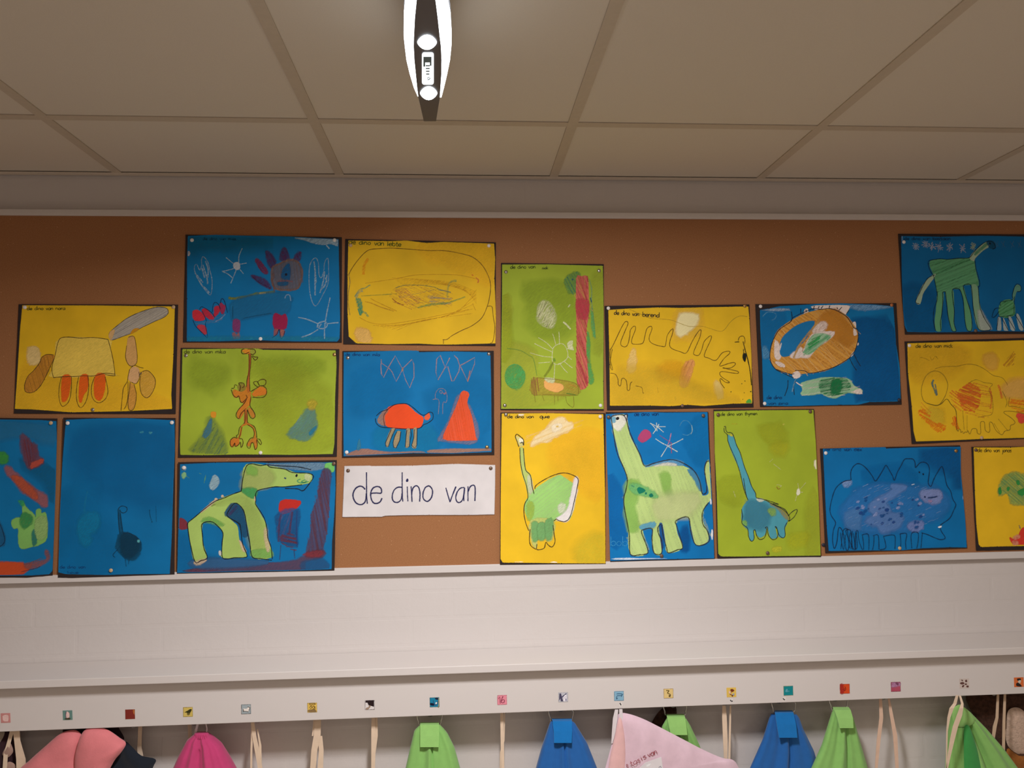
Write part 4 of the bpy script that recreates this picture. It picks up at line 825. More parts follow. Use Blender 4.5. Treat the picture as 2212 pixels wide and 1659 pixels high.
CN = (1530, 870, 4.607)
def m14(p):
    for q, c_ in (("520,250 700,220 760,350 600,400", (170, 178, 40)), ("640,430 780,420 740,500 650,480", (186, 186, 40)), ("100,800 300,760 300,1000 150,950", (164, 178, 44)), ("1000,1000 1080,900 1110,1400 1000,1500", (170, 180, 50)), ("820,1340 980,1300 960,1400 840,1420", (184, 188, 40))): p.F(q, c_, .45, 12)
    p.S("230,210 290,210", (186, 186, 50), 2.5, .6); p.S("740,220 760,210", (206, 200, 90), 2, .7); p.F("640,1450 720,1440 710,1475 660,1480", (190, 190, 50), .7, 4)
    p.F("1070,570 1080,600 1085,660 1065,640 1055,600", (228, 222, 190), .95, 2.5)
    p.T('de dino van thymen', 125, 130, 490, 122, 18, (66, 78, 26), 1.2)
    bl = (74, 150, 166); o = (46, 50, 46)
    p.F("195,330 240,330 270,400 310,500 350,620 390,720 430,830 465,900 475,950 570,980 700,1050 780,1130 785,1190 760,1250 760,1330 740,1340 700,1330 690,1260 665,1240 680,1330 650,1350 620,1340 600,1280 580,1240 560,1310 520,1340 490,1320 470,1270 445,1270 455,1340 440,1370 410,1360 400,1270 340,1200 335,1060 380,990 395,960 350,820 320,680 280,590 215,440", bl, .97, 1.2)
    p.F("400,1000 520,1000 600,1100 560,1220 450,1240 380,1150", (60, 126, 150), .6, 12); p.F("600,1060 660,1060 660,1110 620,1110", (130, 170, 80), .7, 4); p.F("340,1180 370,1180 380,1220 345,1210", (130, 180, 80), .7, 3); p.F("480,960 520,955 550,970 510,985", (196, 206, 190), .7, 2)
    p.F("210,320 240,318 235,335", (186, 180, 60), .9, 1); p.F("640,1010 760,1080 800,1150 770,1150 700,1060 620,1010", (150, 140, 80), .6, 3)
    for q in ("155,240 170,235 175,270 190,295 230,300 255,340 280,420 310,480 325,520 360,640 400,740 430,830 470,900 480,945 560,965 640,1010 740,1060 800,1120 810,1160 790,1180", "155,250 160,290 190,320 195,380 225,460 270,560 310,680 335,780 360,880 395,970", "350,750 365,850 380,940", "570,965 700,1010 640,1005 760,1060 800,1130", "800,1120 840,1080 880,1062 880,1090 850,1140 800,1180", "330,1060 340,1130 335,1200 390,1250 400,1330 430,1378 455,1350 450,1280 465,1265 480,1320 510,1360 560,1340 580,1260 565,1245 590,1240 595,1310 640,1362 685,1340 690,1270 665,1235 680,1240 700,1310 740,1345 765,1320 760,1240 785,1190"):
        p.S(q, o, 1.4, .9)
    wh = (206, 206, 150)
    p.F("890,860 905,860 910,900 890,920 878,900", (220, 218, 190), .95, 1.5)
    for q in ("900,860 890,800", "905,870 970,795", "880,920 865,980", "910,890 940,890", "700,820 725,825 715,840", "680,820 700,810", "610,590 640,560", "650,610 720,665"): p.S(q, wh, 1.3, .6)
    p.S("680,835 695,860 715,850", (150, 110, 40), 2, .7); p.S("250,880 270,940", wh, 2, .4)
painting('tall green painting of a blue-grey dinosaur with a long slanted neck', CN, "52,68 1052,62 1122,1535 90,1545",
         "58,85 500,75 1045,72 1070,400 1095,900 1118,1520 800,1525 400,1530 130,1530 100,1505 85,900 65,500", (162, 180, 46), m14, front=True)

CO = (1750, 940, 6.144)
def m15(p):
    p.F("1500,250 1980,200 2000,700 1900,500 1700,400", (0, 92, 160), .5, 20); p.F("700,500 1200,450 1400,600 1000,650", (0, 112, 178), .5, 15)
    p.F("480,900 700,720 1000,660 1300,700 1750,760 1800,1000 1500,1120 1350,1240 900,1270 600,1240 450,1100", (44, 118, 186), .65, 14)
    pu = (90, 128, 186)
    p.F("820,900 1000,800 1100,720 1080,660 1280,690 1150,780 1000,900 1060,1000 900,1060 800,1000", pu, .8, 6); p.F("1480,750 1700,730 1740,800 1720,880 1620,900 1500,850", (120, 136, 186), .85, 5)
    p.F("750,1150 900,1060 1200,1060 1180,1200 1080,1250 950,1280 900,1200", pu, .7, 8); p.F("1340,1170 1480,1150 1490,1230 1400,1270 1300,1220", (110, 130, 186), .8, 5); p.F("480,1050 640,1000 640,1230 500,1200", (80, 130, 186), .6, 10); p.F("440,630 540,610 530,660 460,680", (120, 150, 196), .7, 4)
    for i in range(46):
        x, yy = random.uniform(600, 1550), random.uniform(820, 1230); r = random.uniform(4, 17)
        p.F([(x-r*1.4, yy+r*.5), (x, yy-r), (x+r*1.5, yy-r*.7), (x+r*.5, yy+r*.7)], random.choice([(20, 84, 156), (30, 74, 150), (130, 150, 200)]), .7, 2)
    for i in range(60):
        x, yy = random.uniform(480, 1700), random.uniform(680, 1230); L = random.uniform(20, 90)
        p.S([(x, yy), (x+L, yy-L*.45)], (120, 156, 206), random.uniform(.7, 1.6), .45, sm=False)
    p.S("1510,820 1530,818", (16, 40, 90), 4, .9); p.S("1560,830 1620,825 1685,812", (20, 50, 104), 3, .8); p.F("1560,870 1610,865 1600,890", (150, 130, 170), .8, 2)
    o = (14, 44, 84)
    p.S("540,595 535,500 560,430 620,378 690,395 760,460 820,540 862,608 910,550 970,450 1005,400 1050,470 1090,540 1115,600 1150,500 1210,390 1250,320 1310,312 1365,320 1390,370 1395,430 1450,370 1510,358 1560,390 1580,460 1570,560 1565,640 1600,678 1640,580 1700,470 1745,415 1775,500 1810,660 1860,740 1890,850 1930,920 1900,1000 1850,1100 1770,1160 1725,1200 1735,1270 1790,1360 1730,1385 1650,1360 1560,1320 1475,1295", o, 1.6)
    p.S("540,595 440,615 340,700 290,830 260,980 280,1070 335,1160 305,1260 295,1400 320,1505 355,1400 370,1250 395,1225 430,1280 440,1330", o, 1.6)
    for q in ("400,1290 410,1400 440,1520 450,1400 430,1280 470,1235 510,1260", "460,1320 470,1500 500,1520 510,1400 470,1270 530,1260 550,1400 560,1520", "530,1290 520,1400 590,1520 600,1300 630,1270 645,1400 690,1520", "600,1300 590,1500 620,1480 610,1290", "425,1300 405,1510", "490,1250 520,1500", "555,1270 540,1510", "570,1300 600,1510", "680,1325 770,1320 775,1520 M", "690,1330 705,1430 705,1520", "830,1335 900,1330 910,1515", "845,1340 840,1440 825,1520", "970,1340 1110,1325 1125,1420 1120,1510", "970,1340 995,1430 995,1500 920,1520", "1185,1310 1275,1305 1262,1420 1270,1510", "1190,1310 1200,1420 1190,1510", "1345,1500 1335,1330 1370,1285 1430,1300 1430,1400 1410,1510", "1485,1300 1475,1400 1465,1505"):
        p.S(q.replace(' M', ''), o, 1.4, .85)
    p.F("1435,490 1445,482 1455,492 1445,502", (10, 20, 50), .95, .5); p.F("1488,512 1500,508 1506,520 1495,528", (10, 20, 50), .95, .5)
    p.F("1695,1215 1735,1205 1735,1220 1705,1228", (220, 224, 230), .9, 1); p.S("1340,660 1380,648", (200, 214, 230), 2.4, .9); p.F("2022,810 2035,810 2035,850 2025,850", (226, 226, 230), .95, .6)
    p.T('de dino van dex', 190, 205, 685, 208, 26, (10, 50, 110), 1.3, .6)
painting('blue painting of a wide dinosaur with a zigzag back and many short legs', CO, "135,178 1990,135 1998,700 2085,1500 205,1565",
         "172,182 700,165 990,160 1020,178 1500,160 1998,155 2000,500 2030,800 2065,1200 2078,1490 1850,1488 1500,1500 1200,1530 700,1530 248,1538 220,1200 195,700", (0, 114, 178), m15)

CQ = (1912, 490, 6.637)
def m16(p):
    p.F("250,900 700,1000 700,1480 300,1480", (0, 96, 156), .4, 20)
    g = (92, 154, 112); lg = (156, 178, 152); o = (10, 40, 60); wh = (150, 164, 186)
    for x, yy in ((440, 280), (580, 250), (670, 280), (775, 290), (925, 290), (1110, 310), (1260, 280)):
        for a in range(5):
            t = a/5*math.pi+random.uniform(-.2, .2); r = random.uniform(45, 85)
            p.S([(x-r*math.cos(t)*.8, yy-r*math.sin(t)), (x+r*math.cos(t)*.8, yy+r*math.sin(t))], wh if x < 1200 else (160, 180, 150), 2.0, .65, sm=False)
    for x in (1600, 1690, 1820, 1920, 2060, 2200): p.S([(x-30, 210), (x+30, 290)], (70, 120, 160), 1.2, .5, sm=False); p.S([(x+20, 200), (x-10, 300)], (70, 120, 160), 1.2, .5, sm=False)
    body = "650,490 780,465 900,470 1050,455 1210,450 1270,480 1290,600 1340,840 1230,830 1110,840 1070,890 960,890 820,940 750,960 720,800 680,660 640,560"
    p.F(body, g, .97, 1); p.H(body, (70, 146, 96), -22, 4, 3, .36)
    p.F("1210,450 1270,360 1400,250 1460,215 1490,280 1400,340 1290,450 1270,490", lg, .95, 1); p.F("1300,370 1430,250 1470,240 1380,330 1290,400", (84, 146, 110), .7, 3); p.F("1460,215 1540,210 1575,260 1560,310 1500,300", (10, 84, 124), .8, 2)
    for q in ("750,950 830,940 825,1100 800,1300 800,1490 730,1490 710,1350 730,1180", "865,935 965,895 985,1080 985,1380 1015,1490 960,1495 910,1330 890,1100", "1075,890 1120,860 1165,1030 1215,1180 1240,1330 1240,1480 1180,1490 1140,1330 1130,1080 1100,960"):
        p.F(q, g, .97, 1)
    p.F("1235,840 1320,855 1350,1080 1400,1260 1510,1470 1350,1478 1280,1300 1255,1050", (120, 160, 130), .97, 1); p.F("1340,1200 1400,1270 1505,1465 1380,1470", (176, 188, 180), .7, 6)
    p.F("700,680 715,700 620,840 540,960 500,1105 440,1080 480,960 570,790", lg, .95, 1)
    for q in ("615,500 650,480 780,460 900,468 1050,450 1200,445 1290,340 1400,240 1500,205 1560,240 1580,300 1540,320", "615,510 625,580 660,660 690,700 720,830 745,960 740,1060 700,1180 690,1330 720,1490", "1285,480 1300,600 1350,780 1350,860", "710,690 620,730 560,810 490,950 435,1075 490,1105", "820,940 825,1080 810,1250 790,1370 800,1490", "820,940 860,935 875,1060 900,1280 960,1490 1015,1490 985,1380 990,1200 970,1050 965,900 1060,895 1110,1020 1130,1200 1150,1400 1185,1490 1235,1480 1240,1330 1210,1170 1160,1020 1120,850 1220,830 1245,960 1260,1160 1300,1350 1355,1480 1510,1470 1430,1330 1360,1160 1335,900 1340,850"):
        p.S(q, o, 1.5, .85)
    p.F("1490,230 1505,228 1510,245 1495,250", (10, 20, 34), .95, .6)
    p.F("1660,1080 1830,1060 1840,1270 1640,1280", g, .97, 1.5); p.H("1660,1080 1830,1060 1840,1270 1640,1280", (66, 150, 84), -30, 4, 3, .6)
    p.F("1825,1060 1830,960 1860,860 1900,830 1940,860 1930,920 1880,930 1850,1040", (96, 150, 130), .9, 1)
    for q in ("1615,1310 1650,1310 1660,1480 1605,1480", "1690,1310 1720,1370 1760,1490 1700,1485", "1770,1290 1810,1320 1860,1480 1800,1470", "1880,1260 1920,1280 1980,1470 1920,1460"): p.F(q, (160, 176, 176), .92, 1)
    for q in ("1650,1130 1660,1075 1820,1050 1820,980 1850,870 1890,820 1940,850 1940,920 1890,930", "1850,1000 1845,1240", "1620,1290 1700,1285 1830,1270", "1640,1165 1570,1180 1530,1290 1570,1290 1630,1215", "1670,1310 1760,1480", "1750,1300 1860,1480", "1860,1260 1990,1470", "1620,1310 1595,1480"): p.S(q, o, 1.3, .8)
    p.T('de dino van bastiaan', 270, 190, 940, 190, 24, (6, 52, 100), 1.2, .7); p.F("225,140 240,132 235,180 218,215", (220, 220, 226), .9, .8)
painting('blue painting of a big and a small green dinosaur under a row of white stars', CQ, "192,100 2720,112 2740,1530 290,1542 245,1000",
         "230,132 800,142 1400,128 1991,140 2690,150 2700,1500 1991,1500 1500,1495 1000,1510 700,1512 320,1505 280,1420 260,1200 240,700", (0, 104, 164), m16)

CR = (1932, 720, 6.382)
def m17(p):
    p.F("1250,320 1390,310 1390,480 1280,450", (222, 176, 70), .7, 8); p.F("1560,720 1800,660 2200,700 2200,850 1570,860", (226, 180, 90), .7, 12); p.F("200,200 900,200 900,450 400,600 200,500", (220, 180, 40), .4, 20); p.F("500,1040 640,1080 660,1200 560,1230 470,1150", (214, 186, 50), .6, 12)
    p.T('de dino van mick', 295, 198, 810, 195, 28, (90, 80, 24), 1.3)
    br = (196, 130, 40)
    p.H("1500,440 1560,340 1640,240 1660,400 1600,460", br, -50, 4, 2.6, .55)
    og = (220, 104, 40)
    p.H("880,800 1000,700 1120,690 1180,800 1180,960 1100,1080 960,1060 880,900", og, 22, 3, 4, .75); p.H("760,800 900,820 1100,900 1000,1060 860,1040 780,900", (222, 112, 44), 40, 4, 4, .7)
    p.H("900,800 1050,690 1300,700 1350,900 1340,1100 1150,1150 960,1080", (214, 110, 50), 10, 6, 1.6, .55); p.S("1310,750 1340,900 1320,1040", (216, 104, 50), 4, .5); p.S("1430,710 1460,800 1480,900", (222, 110, 50), 5, .55)
    p.H("320,1080 400,1050 500,1180 700,1290 680,1350 560,1330 420,1200", (232, 118, 24), 32, 3, 4, .75); p.H("360,960 500,1080 480,1120 380,1050", (226, 120, 40), 45, 5, 2, .5); p.H("810,1150 855,1180 855,1330 800,1260", (230, 96, 24), 78, 3, 4, .8)
    p.H("1570,940 1800,920 2200,980 2200,1100 1700,1080", (228, 120, 30), 8, 4, 4, .6); p.F("1690,1110 1780,1130 1850,1180 1760,1230 1720,1220", (224, 76, 60), .9, 3)
    p.S("540,640 520,700 560,800 580,860", (90, 116, 110), 4.5, .8); p.S("560,700 590,850", (80, 110, 120), 3, .7)
    o = (140, 116, 34); dk = (96, 84, 30)
    p.S("395,920 370,820 385,700 440,580 520,525 600,525 680,580 730,680 730,760 700,860 640,960 590,995 520,985 440,960 395,920", o, 1.3, .85); p.S("450,965 560,992 640,975 720,905 780,980 840,1050 855,1150 860,1320 880,1350", dk, 1.2)
    p.S("560,490 640,465 780,455 860,455 1000,425 1130,440 1250,500 1360,580 1480,610 1540,680 1560,720", o, 1, .7); p.S("1020,690 1120,640 1240,680 1350,700 1300,780 1350,900 1350,1100 1250,1140 1150,1160", o, 1, .6)
    p.S("880,1350 890,1320 910,1330 915,1370 935,1350 950,1380 975,1360 1000,1365 1010,1340 1040,1390 1070,1320 1130,1320 1140,1370 1165,1390 1190,1370 1185,1240 1210,1215 1240,1230 1250,1330 1290,1365 1315,1340 1310,1230 1350,1240 1400,1340 1480,1398 1520,1350 1590,1330 1600,1270 1640,1255 1660,1220 1600,1160 1510,1100 1530,1075 1650,1080 1800,1110", o, 1.2, .85)
    p.S("1590,880 1570,1000 1650,1010 1787,1040 1950,1070", o, 1.2, .8); p.S("1490,800 1550,940 1530,1020", o, 1.2, .7)
    for q in ("340,330 420,345 480,380", "490,320 520,370 560,315 600,355", "1430,1180 1560,1340", "1370,1240 1450,1370", "940,1060 960,1330", "1000,1130 1000,1340"): p.S(q, o, .9, .5)
painting('yellow painting of a snail-like creature with an orange scribbled body and round head', CR, "145,112 2420,45 2440,1420 245,1525 185,800",
         "180,138 720,125 860,115 1300,112 1787,95 2380,88 2390,1410 1787,1440 1200,1455 800,1475 300,1490 265,1350 240,1000 190,550", YEL, m17)

CS = (2052, 940, 5.925)
def m18(p):
    gt = (146, 172, 90)
    p.F("640,640 720,520 830,480 900,500 1000,540 1100,650 1100,860 870,880 780,860 740,740 630,760", (150, 166, 80), .8, 5); p.H("640,640 720,520 830,480 1000,540 1100,650 1080,860 870,880 760,800", (86, 158, 104), 40, 4, 2.5, .5)
    for q in ("625,690 650,670 655,740 630,755", "735,670 760,670 750,710 735,700", "850,590 880,580 885,630 860,630", "870,720 960,680 980,740 900,770"): p.F(q, (50, 150, 70), .9, 1.5)
    p.F("765,1310 810,1330 880,1280 930,1190 1050,1180 1200,1300 1150,1440 960,1400 810,1390", (206, 56, 44), .95, 2); p.F("810,1300 880,1280 890,1310 830,1330", (220, 150, 120), .6, 3); p.F("810,1360 870,1370 850,1410 815,1400", (220, 150, 120), .6, 3)
    p.S("885,1150 900,1200", (150, 130, 90), 3, .7); p.T('de dino van jonas', 355, 215, 790, 218, 28, (90, 76, 24), 1.3)
painting('yellow painting with a green speckled blob above a red shape, cut by the right edge', CS, "280,150 1560,140 1600,1430 948,1465 340,1478 300,700",
         "305,158 780,158 948,150 1520,150 1540,1400 948,1418 600,1425 400,1432 370,1400 340,1150 320,700", YEL, m18)

# ------------------------------------------------------------------ tacks
def tack_mesh(col):
    mb = MB(); prof = [(.0006, .000), (.0006, -.0030), (.0050, -.0034), (.0052, -.0040), (.0046, -.0052), (.0030, -.0060), (.0001, -.0063)]
    n_ = 14; vs = []; fs = []
    prof = [(.0005, .006)]+prof
    for r, y in prof: vs += [(r*math.cos(a*math.tau/n_), y, r*math.sin(a*math.tau/n_)) for a in range(n_)]
    for i in range(len(prof)-1):
        for a in range(n_): fs.append((i*n_+a, i*n_+(a+1) % n_, (i+1)*n_+(a+1) % n_, (i+1)*n_+a))
    mb.add(vs, fs); o = mb.build('thumbtack', M_TACK[col], smooth=True); return o
protos = {}
def tack(px, py, col, where, front=False):
    y = (YR if front else YC)-.0018
    if col not in protos: o = protos[col] = tack_mesh(col)
    else: o = protos[col].copy(); COL.objects.link(o)
    p = W(px, py, y-.002); o.location = (p.x, y+.0008, p.z)
    tag(o, f"{col} thumbtack {where}", 'thumbtack', 'thumbtacks on the pin board')
TL, TR, BL, BR, BM = 'in the top left corner of the ', 'in the top right corner of the ', 'in the bottom left corner of the ', 'in the bottom right corner of the ', 'in the bottom edge of the '
T_ = [
 (54, 664, 'white', TL, 'yellow painting with three orange legs', 0), (375, 663.5, 'tan', TR, 'yellow painting with three orange legs', 0), (200.7, 885, 'silver', BM, 'yellow painting with three orange legs', 0),
 (415, 519, 'white', TL, 'blue monster painting', 0), (722.7, 519, 'white', TR, 'blue monster painting', 0), (563, 732, 'white', BM, 'blue monster painting', 0),
 (757.5, 530, 'tan', TL, 'yellow rounded outline painting', 0), (1056, 531, 'white', TR, 'yellow rounded outline painting', 0),
 (402, 768, 'silver', TL, 'green painting with orange creature', 0), (722.5, 766, 'brass', TR, 'green painting with orange creature', 0), (563, 978, 'white', BM, 'green painting with orange creature', 0),
 (751.5, 773, 'silver', TL, 'red beetle painting', 0), (1056, 764.5, 'silver', TR, 'red beetle painting', 0), (749, 977, 'white', BL, 'red beetle painting', 0), (1052, 966, 'brass', BR, 'red beetle painting', 0),
 (752, 1016.6, 'brown', TL, 'white title card', 0), (1060, 1011.5, 'brown', TR, 'white title card', 0),
 (1093, 587.6, 'silver', TL, 'green painting with red column', 0), (1294, 585, 'silver', TR, 'green painting with red column', 0), (1090.5, 875.7, 'silver', BL, 'green painting with red column', 0), (1297, 876, 'white', BR, 'green painting with red column', 0),
 (1314, 666, 'white', TL, 'yellow spiked outline painting', 0), (1608.7, 661, 'brass', TR, 'yellow spiked outline painting', 0), (1474, 877, 'brown', BM, 'yellow spiked outline painting', 0),
 (1642.5, 662, 'white', TL, 'blue painting with brown oval', 0), (1925.8, 659, 'copper', TR, 'blue painting with brown oval', 0), (1651.5, 871.7, 'white', BL, 'blue painting with brown oval', 0), (1942, 864, 'dark', BR, 'blue painting with brown oval', 0),
 (110.4, 913.7, 'tan', TR, 'blue painting with red smears', 1),
 (146.6, 914, 'white', TL, 'plain blue painting', 1), (371.6, 912.8, 'white', TR, 'plain blue painting', 1), (240, 1232, 'tan', BM, 'plain blue painting', 1),
 (397.6, 1010.3, 'white', TL, 'horse-headed dinosaur painting', 1), (721.4, 1001.5, 'brown', TR, 'horse-headed dinosaur painting', 1),
 (1093, 895.6, 'silver', TL, 'tall yellow painting', 1), (1296.6, 900, 'white', TR, 'tall yellow painting', 1),
 (1314.5, 901, 'brown', TL, 'large pale green dinosaur painting', 1), (1519, 897.8, 'brown', TR, 'large pale green dinosaur painting', 1), (1429, 1200.6, 'brown', BM, 'large pale green dinosaur painting', 1),
 (1551.3, 896, 'brown', TL, 'tall green painting with blue dinosaur', 1), (1750, 889, 'brown', TR, 'tall green painting with blue dinosaur', 1), (1658, 1194.5, 'brown', BM, 'tall green painting with blue dinosaur', 1),
 (1783.4, 978.7, 'white', TL, 'blue zigzag back painting', 0), (2064.5, 973.9, 'brass', TR, 'blue zigzag back painting', 0), (1943, 1184, 'tan', BM, 'blue zigzag back painting', 0),
 (1952, 523, 'white', TL, 'blue painting with white stars', 0), (2107, 714.5, 'brown', BM, 'blue painting with white stars', 0),
 (1964, 746.6, 'white', TL, 'yellow snail-like painting', 0), (2120, 945.6, 'tan', BM, 'yellow snail-like painting', 0),
 (2107.7, 972, 'brown', TL, 'yellow painting with red shape', 0)]
for a in T_: tack(a[0], a[1], a[2], a[3]+a[4], a[5])
o = protos['dark'].copy(); COL.objects.link(o); q = W(1779, 1177, YC-.003); o.location = (q.x, YC+.0012, q.z)
tag(o, 'dark thumbtack in bare cork beside the tall green painting with blue dinosaur', 'thumbtack', 'thumbtacks on the pin board')

# ------------------------------------------------------------------ pictures stuck on the front board
def sticker(px, py, label, col, marks, sz=20.5, rot=-2.2, shape=None):
    y = BF-.0006; q = W(px, py, BF); e = None
    p = Paper(px, py, 1, y, step=6e-6); h = sz/2; t = math.radians(rot)
    pts = shape or [(-h, -h), (h, -h), (h, h), (-h, h)]
    pts = [(a*math.cos(t)-b2*math.sin(t), a*math.sin(t)+b2*math.cos(t)) for a, b2 in pts]
    n0 = 0; ww = [p.w(a) for a in pts]; p.mb.plate(ww, y, .0005); c = lin(col); p.mb.c += [(*c, 1)]*len(p.mb.v)
    marks(p); o = p.mb.build('picture_sticker', INK, org=(q.x, BF, q.z))
    tag(o, label, 'sticker', 'small square pictures on the coat rack board')
def edge(p, c=(70, 64, 60), h=10): p.S([(-h, -h+.4), (h, -h-.3), (h, h-.4), (-h, h+.3)], c, .7, .6, closed=True, sm=False)
def k1(p): p.F("-5,-5 5,-6 6,3 4,7 -4,6 -6,1", (214, 182, 176), .9, .8)
def k2(p): p.F("-1,-8 3,-5 4,1 2,6 -2,6 -4,1 -3,-5", (222, 190, 184), .95, .5); p.F("-5,7 5,6 5,9 -5,9", (70, 60, 40), .9, .5); p.S("-3,-7 -4,0 -3,6", (90, 70, 100), .9)
def k3(p): p.F("7,-9 9,-9 9,0 7,-5", (196, 120, 60), .7, 1); edge(p, (150, 70, 50))
def k4(p): p.F("-7,1 0,-3 5,-6 8,-5 5,1 1,4 -3,1", (52, 52, 16), .95, .4); p.F("-2,3 3,2 4,5 0,7", (110, 100, 50), .7, .6); edge(p, (130, 110, 40))
def k5(p): p.F("-6,-1 1,-1 5,-5 8,-4 6,3 3,5 -5,4", (226, 218, 210), .95, .3); p.S("-6,0 -6,6 M".replace(' M', ''), (60, 50, 40), 1); p.S("-5,4 2,5 5,6", (60, 50, 40), .9); p.S("6,3 8,-3 3,-5", (60, 50, 40), .9); edge(p)
def k6(p):
    for q_ in ("-6,-7 -5,-9 5,-9 6,-7 -6,-6", "-6,0 -2,-4 -1,0 -5,3", "0,1 3,-4 5,0 1,3", "-4,5 4,4 7,7", "6,-3 6,5"): p.S(q_, (112, 84, 40), 1.1)
    p.F("-7,5 6,5 8,9 -8,9", (130, 104, 70), .8, .6); edge(p, (130, 110, 50))
def k7(p): p.F("-9,-9 9,-10 9,4 3,2 -2,1 -5,-5 -9,-5", (36, 20, 22), .97, .3, smooth=False); p.F("-1,1 2,3 -4,10 -9,9 -7,6 -3,5", (150, 128, 110), .95, .3); edge(p, (60, 40, 40))
def k8(p): p.F("1,-9 7,-9 8,-6 3,-6", (14, 30, 60), .95, .4); p.F("-9,2 -2,3 -1,7 -9,6", (8, 20, 50), .95, .5); p.F("2,1 5,0 6,3 3,4", (230, 228, 220), .95, .3); p.S("-3,-4 -1,4 3,6 6,2 8,-4", (60, 60, 110), 1.2); p.S("9,-9 9,6 8,12", (160, 156, 110), 1.6); edge(p, (70, 90, 60))
def k9(p): p.S("-8,-2 -5,-6 -4,8", (150, 70, 90), 1.2); p.S("2,-8 -2,2 0,6 4,5 5,1 2,-1 -1,2", (140, 50, 80), 1.4); edge(p, (170, 80, 100))
def k10(p): p.F("-8,-8 -5,-8 -3,0 0,9 -5,9 -6,3 -9,8", (70, 66, 92), .9, .4, smooth=False); p.S("-3,0 1,-3 7,-8", (60, 56, 90), 1.8); p.F("1,-1 7,-5 7,8 1,8", (220, 216, 224), .8, .5); p.S("6,3 6,8", (100, 96, 130), 1.4); edge(p, (150, 150, 150))
def k11(p): p.S("-5,-4 0,-5 7,-4 5,-1 -4,0 -5,7 -3,4", (60, 100, 130), 1.4); p.S("8,-4 5,2", (50, 90, 120), 1); edge(p, (80, 110, 130))
def k12(p): p.S("-5,-6 1,-6 -2,-1 2,1", (96, 80, 20), 1.6); p.S("2,1 4,3 3,7 1,5 5,4", (84, 66, 20), 1.6); edge(p, (130, 100, 70))
def k13(p): p.F("-2,-6 2,-7 6,-4 2,-1 -1,-2", (120, 50, 24), .95, .4); p.S("0,0 -3,4 1,6 2,9 4,4 6,7", (120, 60, 40), 1.4); p.F("-5,-3 -2,0 -2,3 -5,1", (226, 190, 180), .9, .5); p.F("2,4 6,2 5,6", (150, 170, 190), .8, .5)
def k14(p): p.F("-6,0 -3,-4 -1,0 3,1 -5,3", (90, 160, 176), .8, .6); edge(p, (140, 140, 60))
def k15(p): p.F("-9,-9 -4,-9 -3,9 -9,9", (180, 40, 40), .6, 2); p.S("0,-5 2,0 0,4 -2,2 0,-1", (140, 40, 24), 1.2); edge(p, (150, 60, 40))
def k16(p): p.F("-8,-8 8,-8 8,-3 -2,-1 -8,0", (186, 140, 180), .6, 2.5); p.F("0,-8 5,-8 4,-4", (120, 60, 90), .6, 1.5); edge(p, (120, 60, 80))
def k17(p):
    for q_ in ("-9,-1 -4,-3 0,-1 -3,2 -8,1", "2,-6 5,-8 6,-4 3,-3", "-3,4 0,4 -2,8 -5,7", "5,5 9,5 9,8 5,8", "-7,-8 -3,-7 -4,-5", "1,1 4,0 6,2 2,3"): p.F(q_, (100, 62, 56), .9, .5)
def k18(p): p.F("-4,-7 3,-8 4,-4 -2,-3", (40, 30, 26), .95, .4); p.F("-1,-3 4,-4 3,2 -1,4", (196, 186, 170), .9, .4); p.F("-5,2 0,2 6,9 -5,8", (44, 34, 30), .95, .4)
SL = [(12, 1551, 'pink square picture of a pale shape, leftmost on the rack board', (196, 132, 128), k1), (146, 1545, 'teal square picture of a pale egg', (104, 140, 132), k2), (281, 1543, 'plain dark red square picture', (128, 44, 34), k3),
 (406, 1538, 'yellow square picture of a dark bird', (206, 182, 96), k4), (531.6, 1532, 'grey-blue square picture of a white sheep', (160, 172, 176), k5), (674.4, 1528.6, 'yellow square picture of a brown building-like drawing', (224, 188, 90), k6),
 (798.7, 1522.8, 'black and white square picture with a brown diagonal', (220, 214, 212), k7), (938.7, 1517, 'bright blue square picture with dark swirls and a white dot', (20, 130, 166), k8),
 (1084.6, 1512, 'pink square picture with a cut corner and red lines', (222, 138, 152), k9), (1216.6, 1506, 'light grey square picture with a dark letter K', (186, 186, 194), k10), (1337, 1503.4, 'light blue square picture with dark blue lines', (134, 178, 202), k11),
 (1444, 1498, 'sand yellow square picture with a brown squiggle', (224, 196, 130), k12), (1580, 1495.6, 'yellow square picture of a brown-headed figure', (226, 190, 92), k13), (1703, 1492, 'teal square picture with a small pale mark', (10, 132, 140), k14),
 (1825, 1488, 'plain orange-red square picture', (214, 76, 30), k15), (1935, 1483.6, 'pinkish purple square picture', (184, 82, 104), k16), (2083, 1476.4, 'white square picture with brown speckles', (206, 192, 184), k17), (2201, 1473.6, 'orange square picture of a dark figure, rightmost on the rack board', (214, 110, 56), k18)]
for px, py, lb, c, mk in SL:
    shp = [(-8, -9), (-5, -10.3), (10.3, -10.3), (10.3, 10.3), (-10.3, 10.3), (-10.3, -6)] if mk is k9 else None
    sticker(px, py, lb, c, mk, shape=shp)
def flake(px, py, pts, label):
    p = Paper(px, py, 1, BF-.0003, step=5e-6); p.base([(-3.2, -4), (3, -4.2), (4, 4), (-2.6, 4.4)] , (228, 222, 216), zig=False, t=.0002); p.S(pts, (34, 30, 44), 1.9, .95)
    q = W(px, py, BF); tag(p.mb.build('paper_scrap', INK, org=(q.x, BF, q.z)), label, 'paper scrap', 'small scraps under the board pictures')
flake(1340.5, 1521.5, "-1.5,-3 1,2", 'tiny scrap with a dark stroke under the light blue square picture')
flake(1580, 1513.5, "-2,-2 -1,1 3,1", 'tiny scrap with a brown tick under the brown-headed figure picture')
flake(1694, 1510, "-2,-2 -1,1 2,1.5", 'tiny scrap with a brown tick under the teal pale-mark picture')

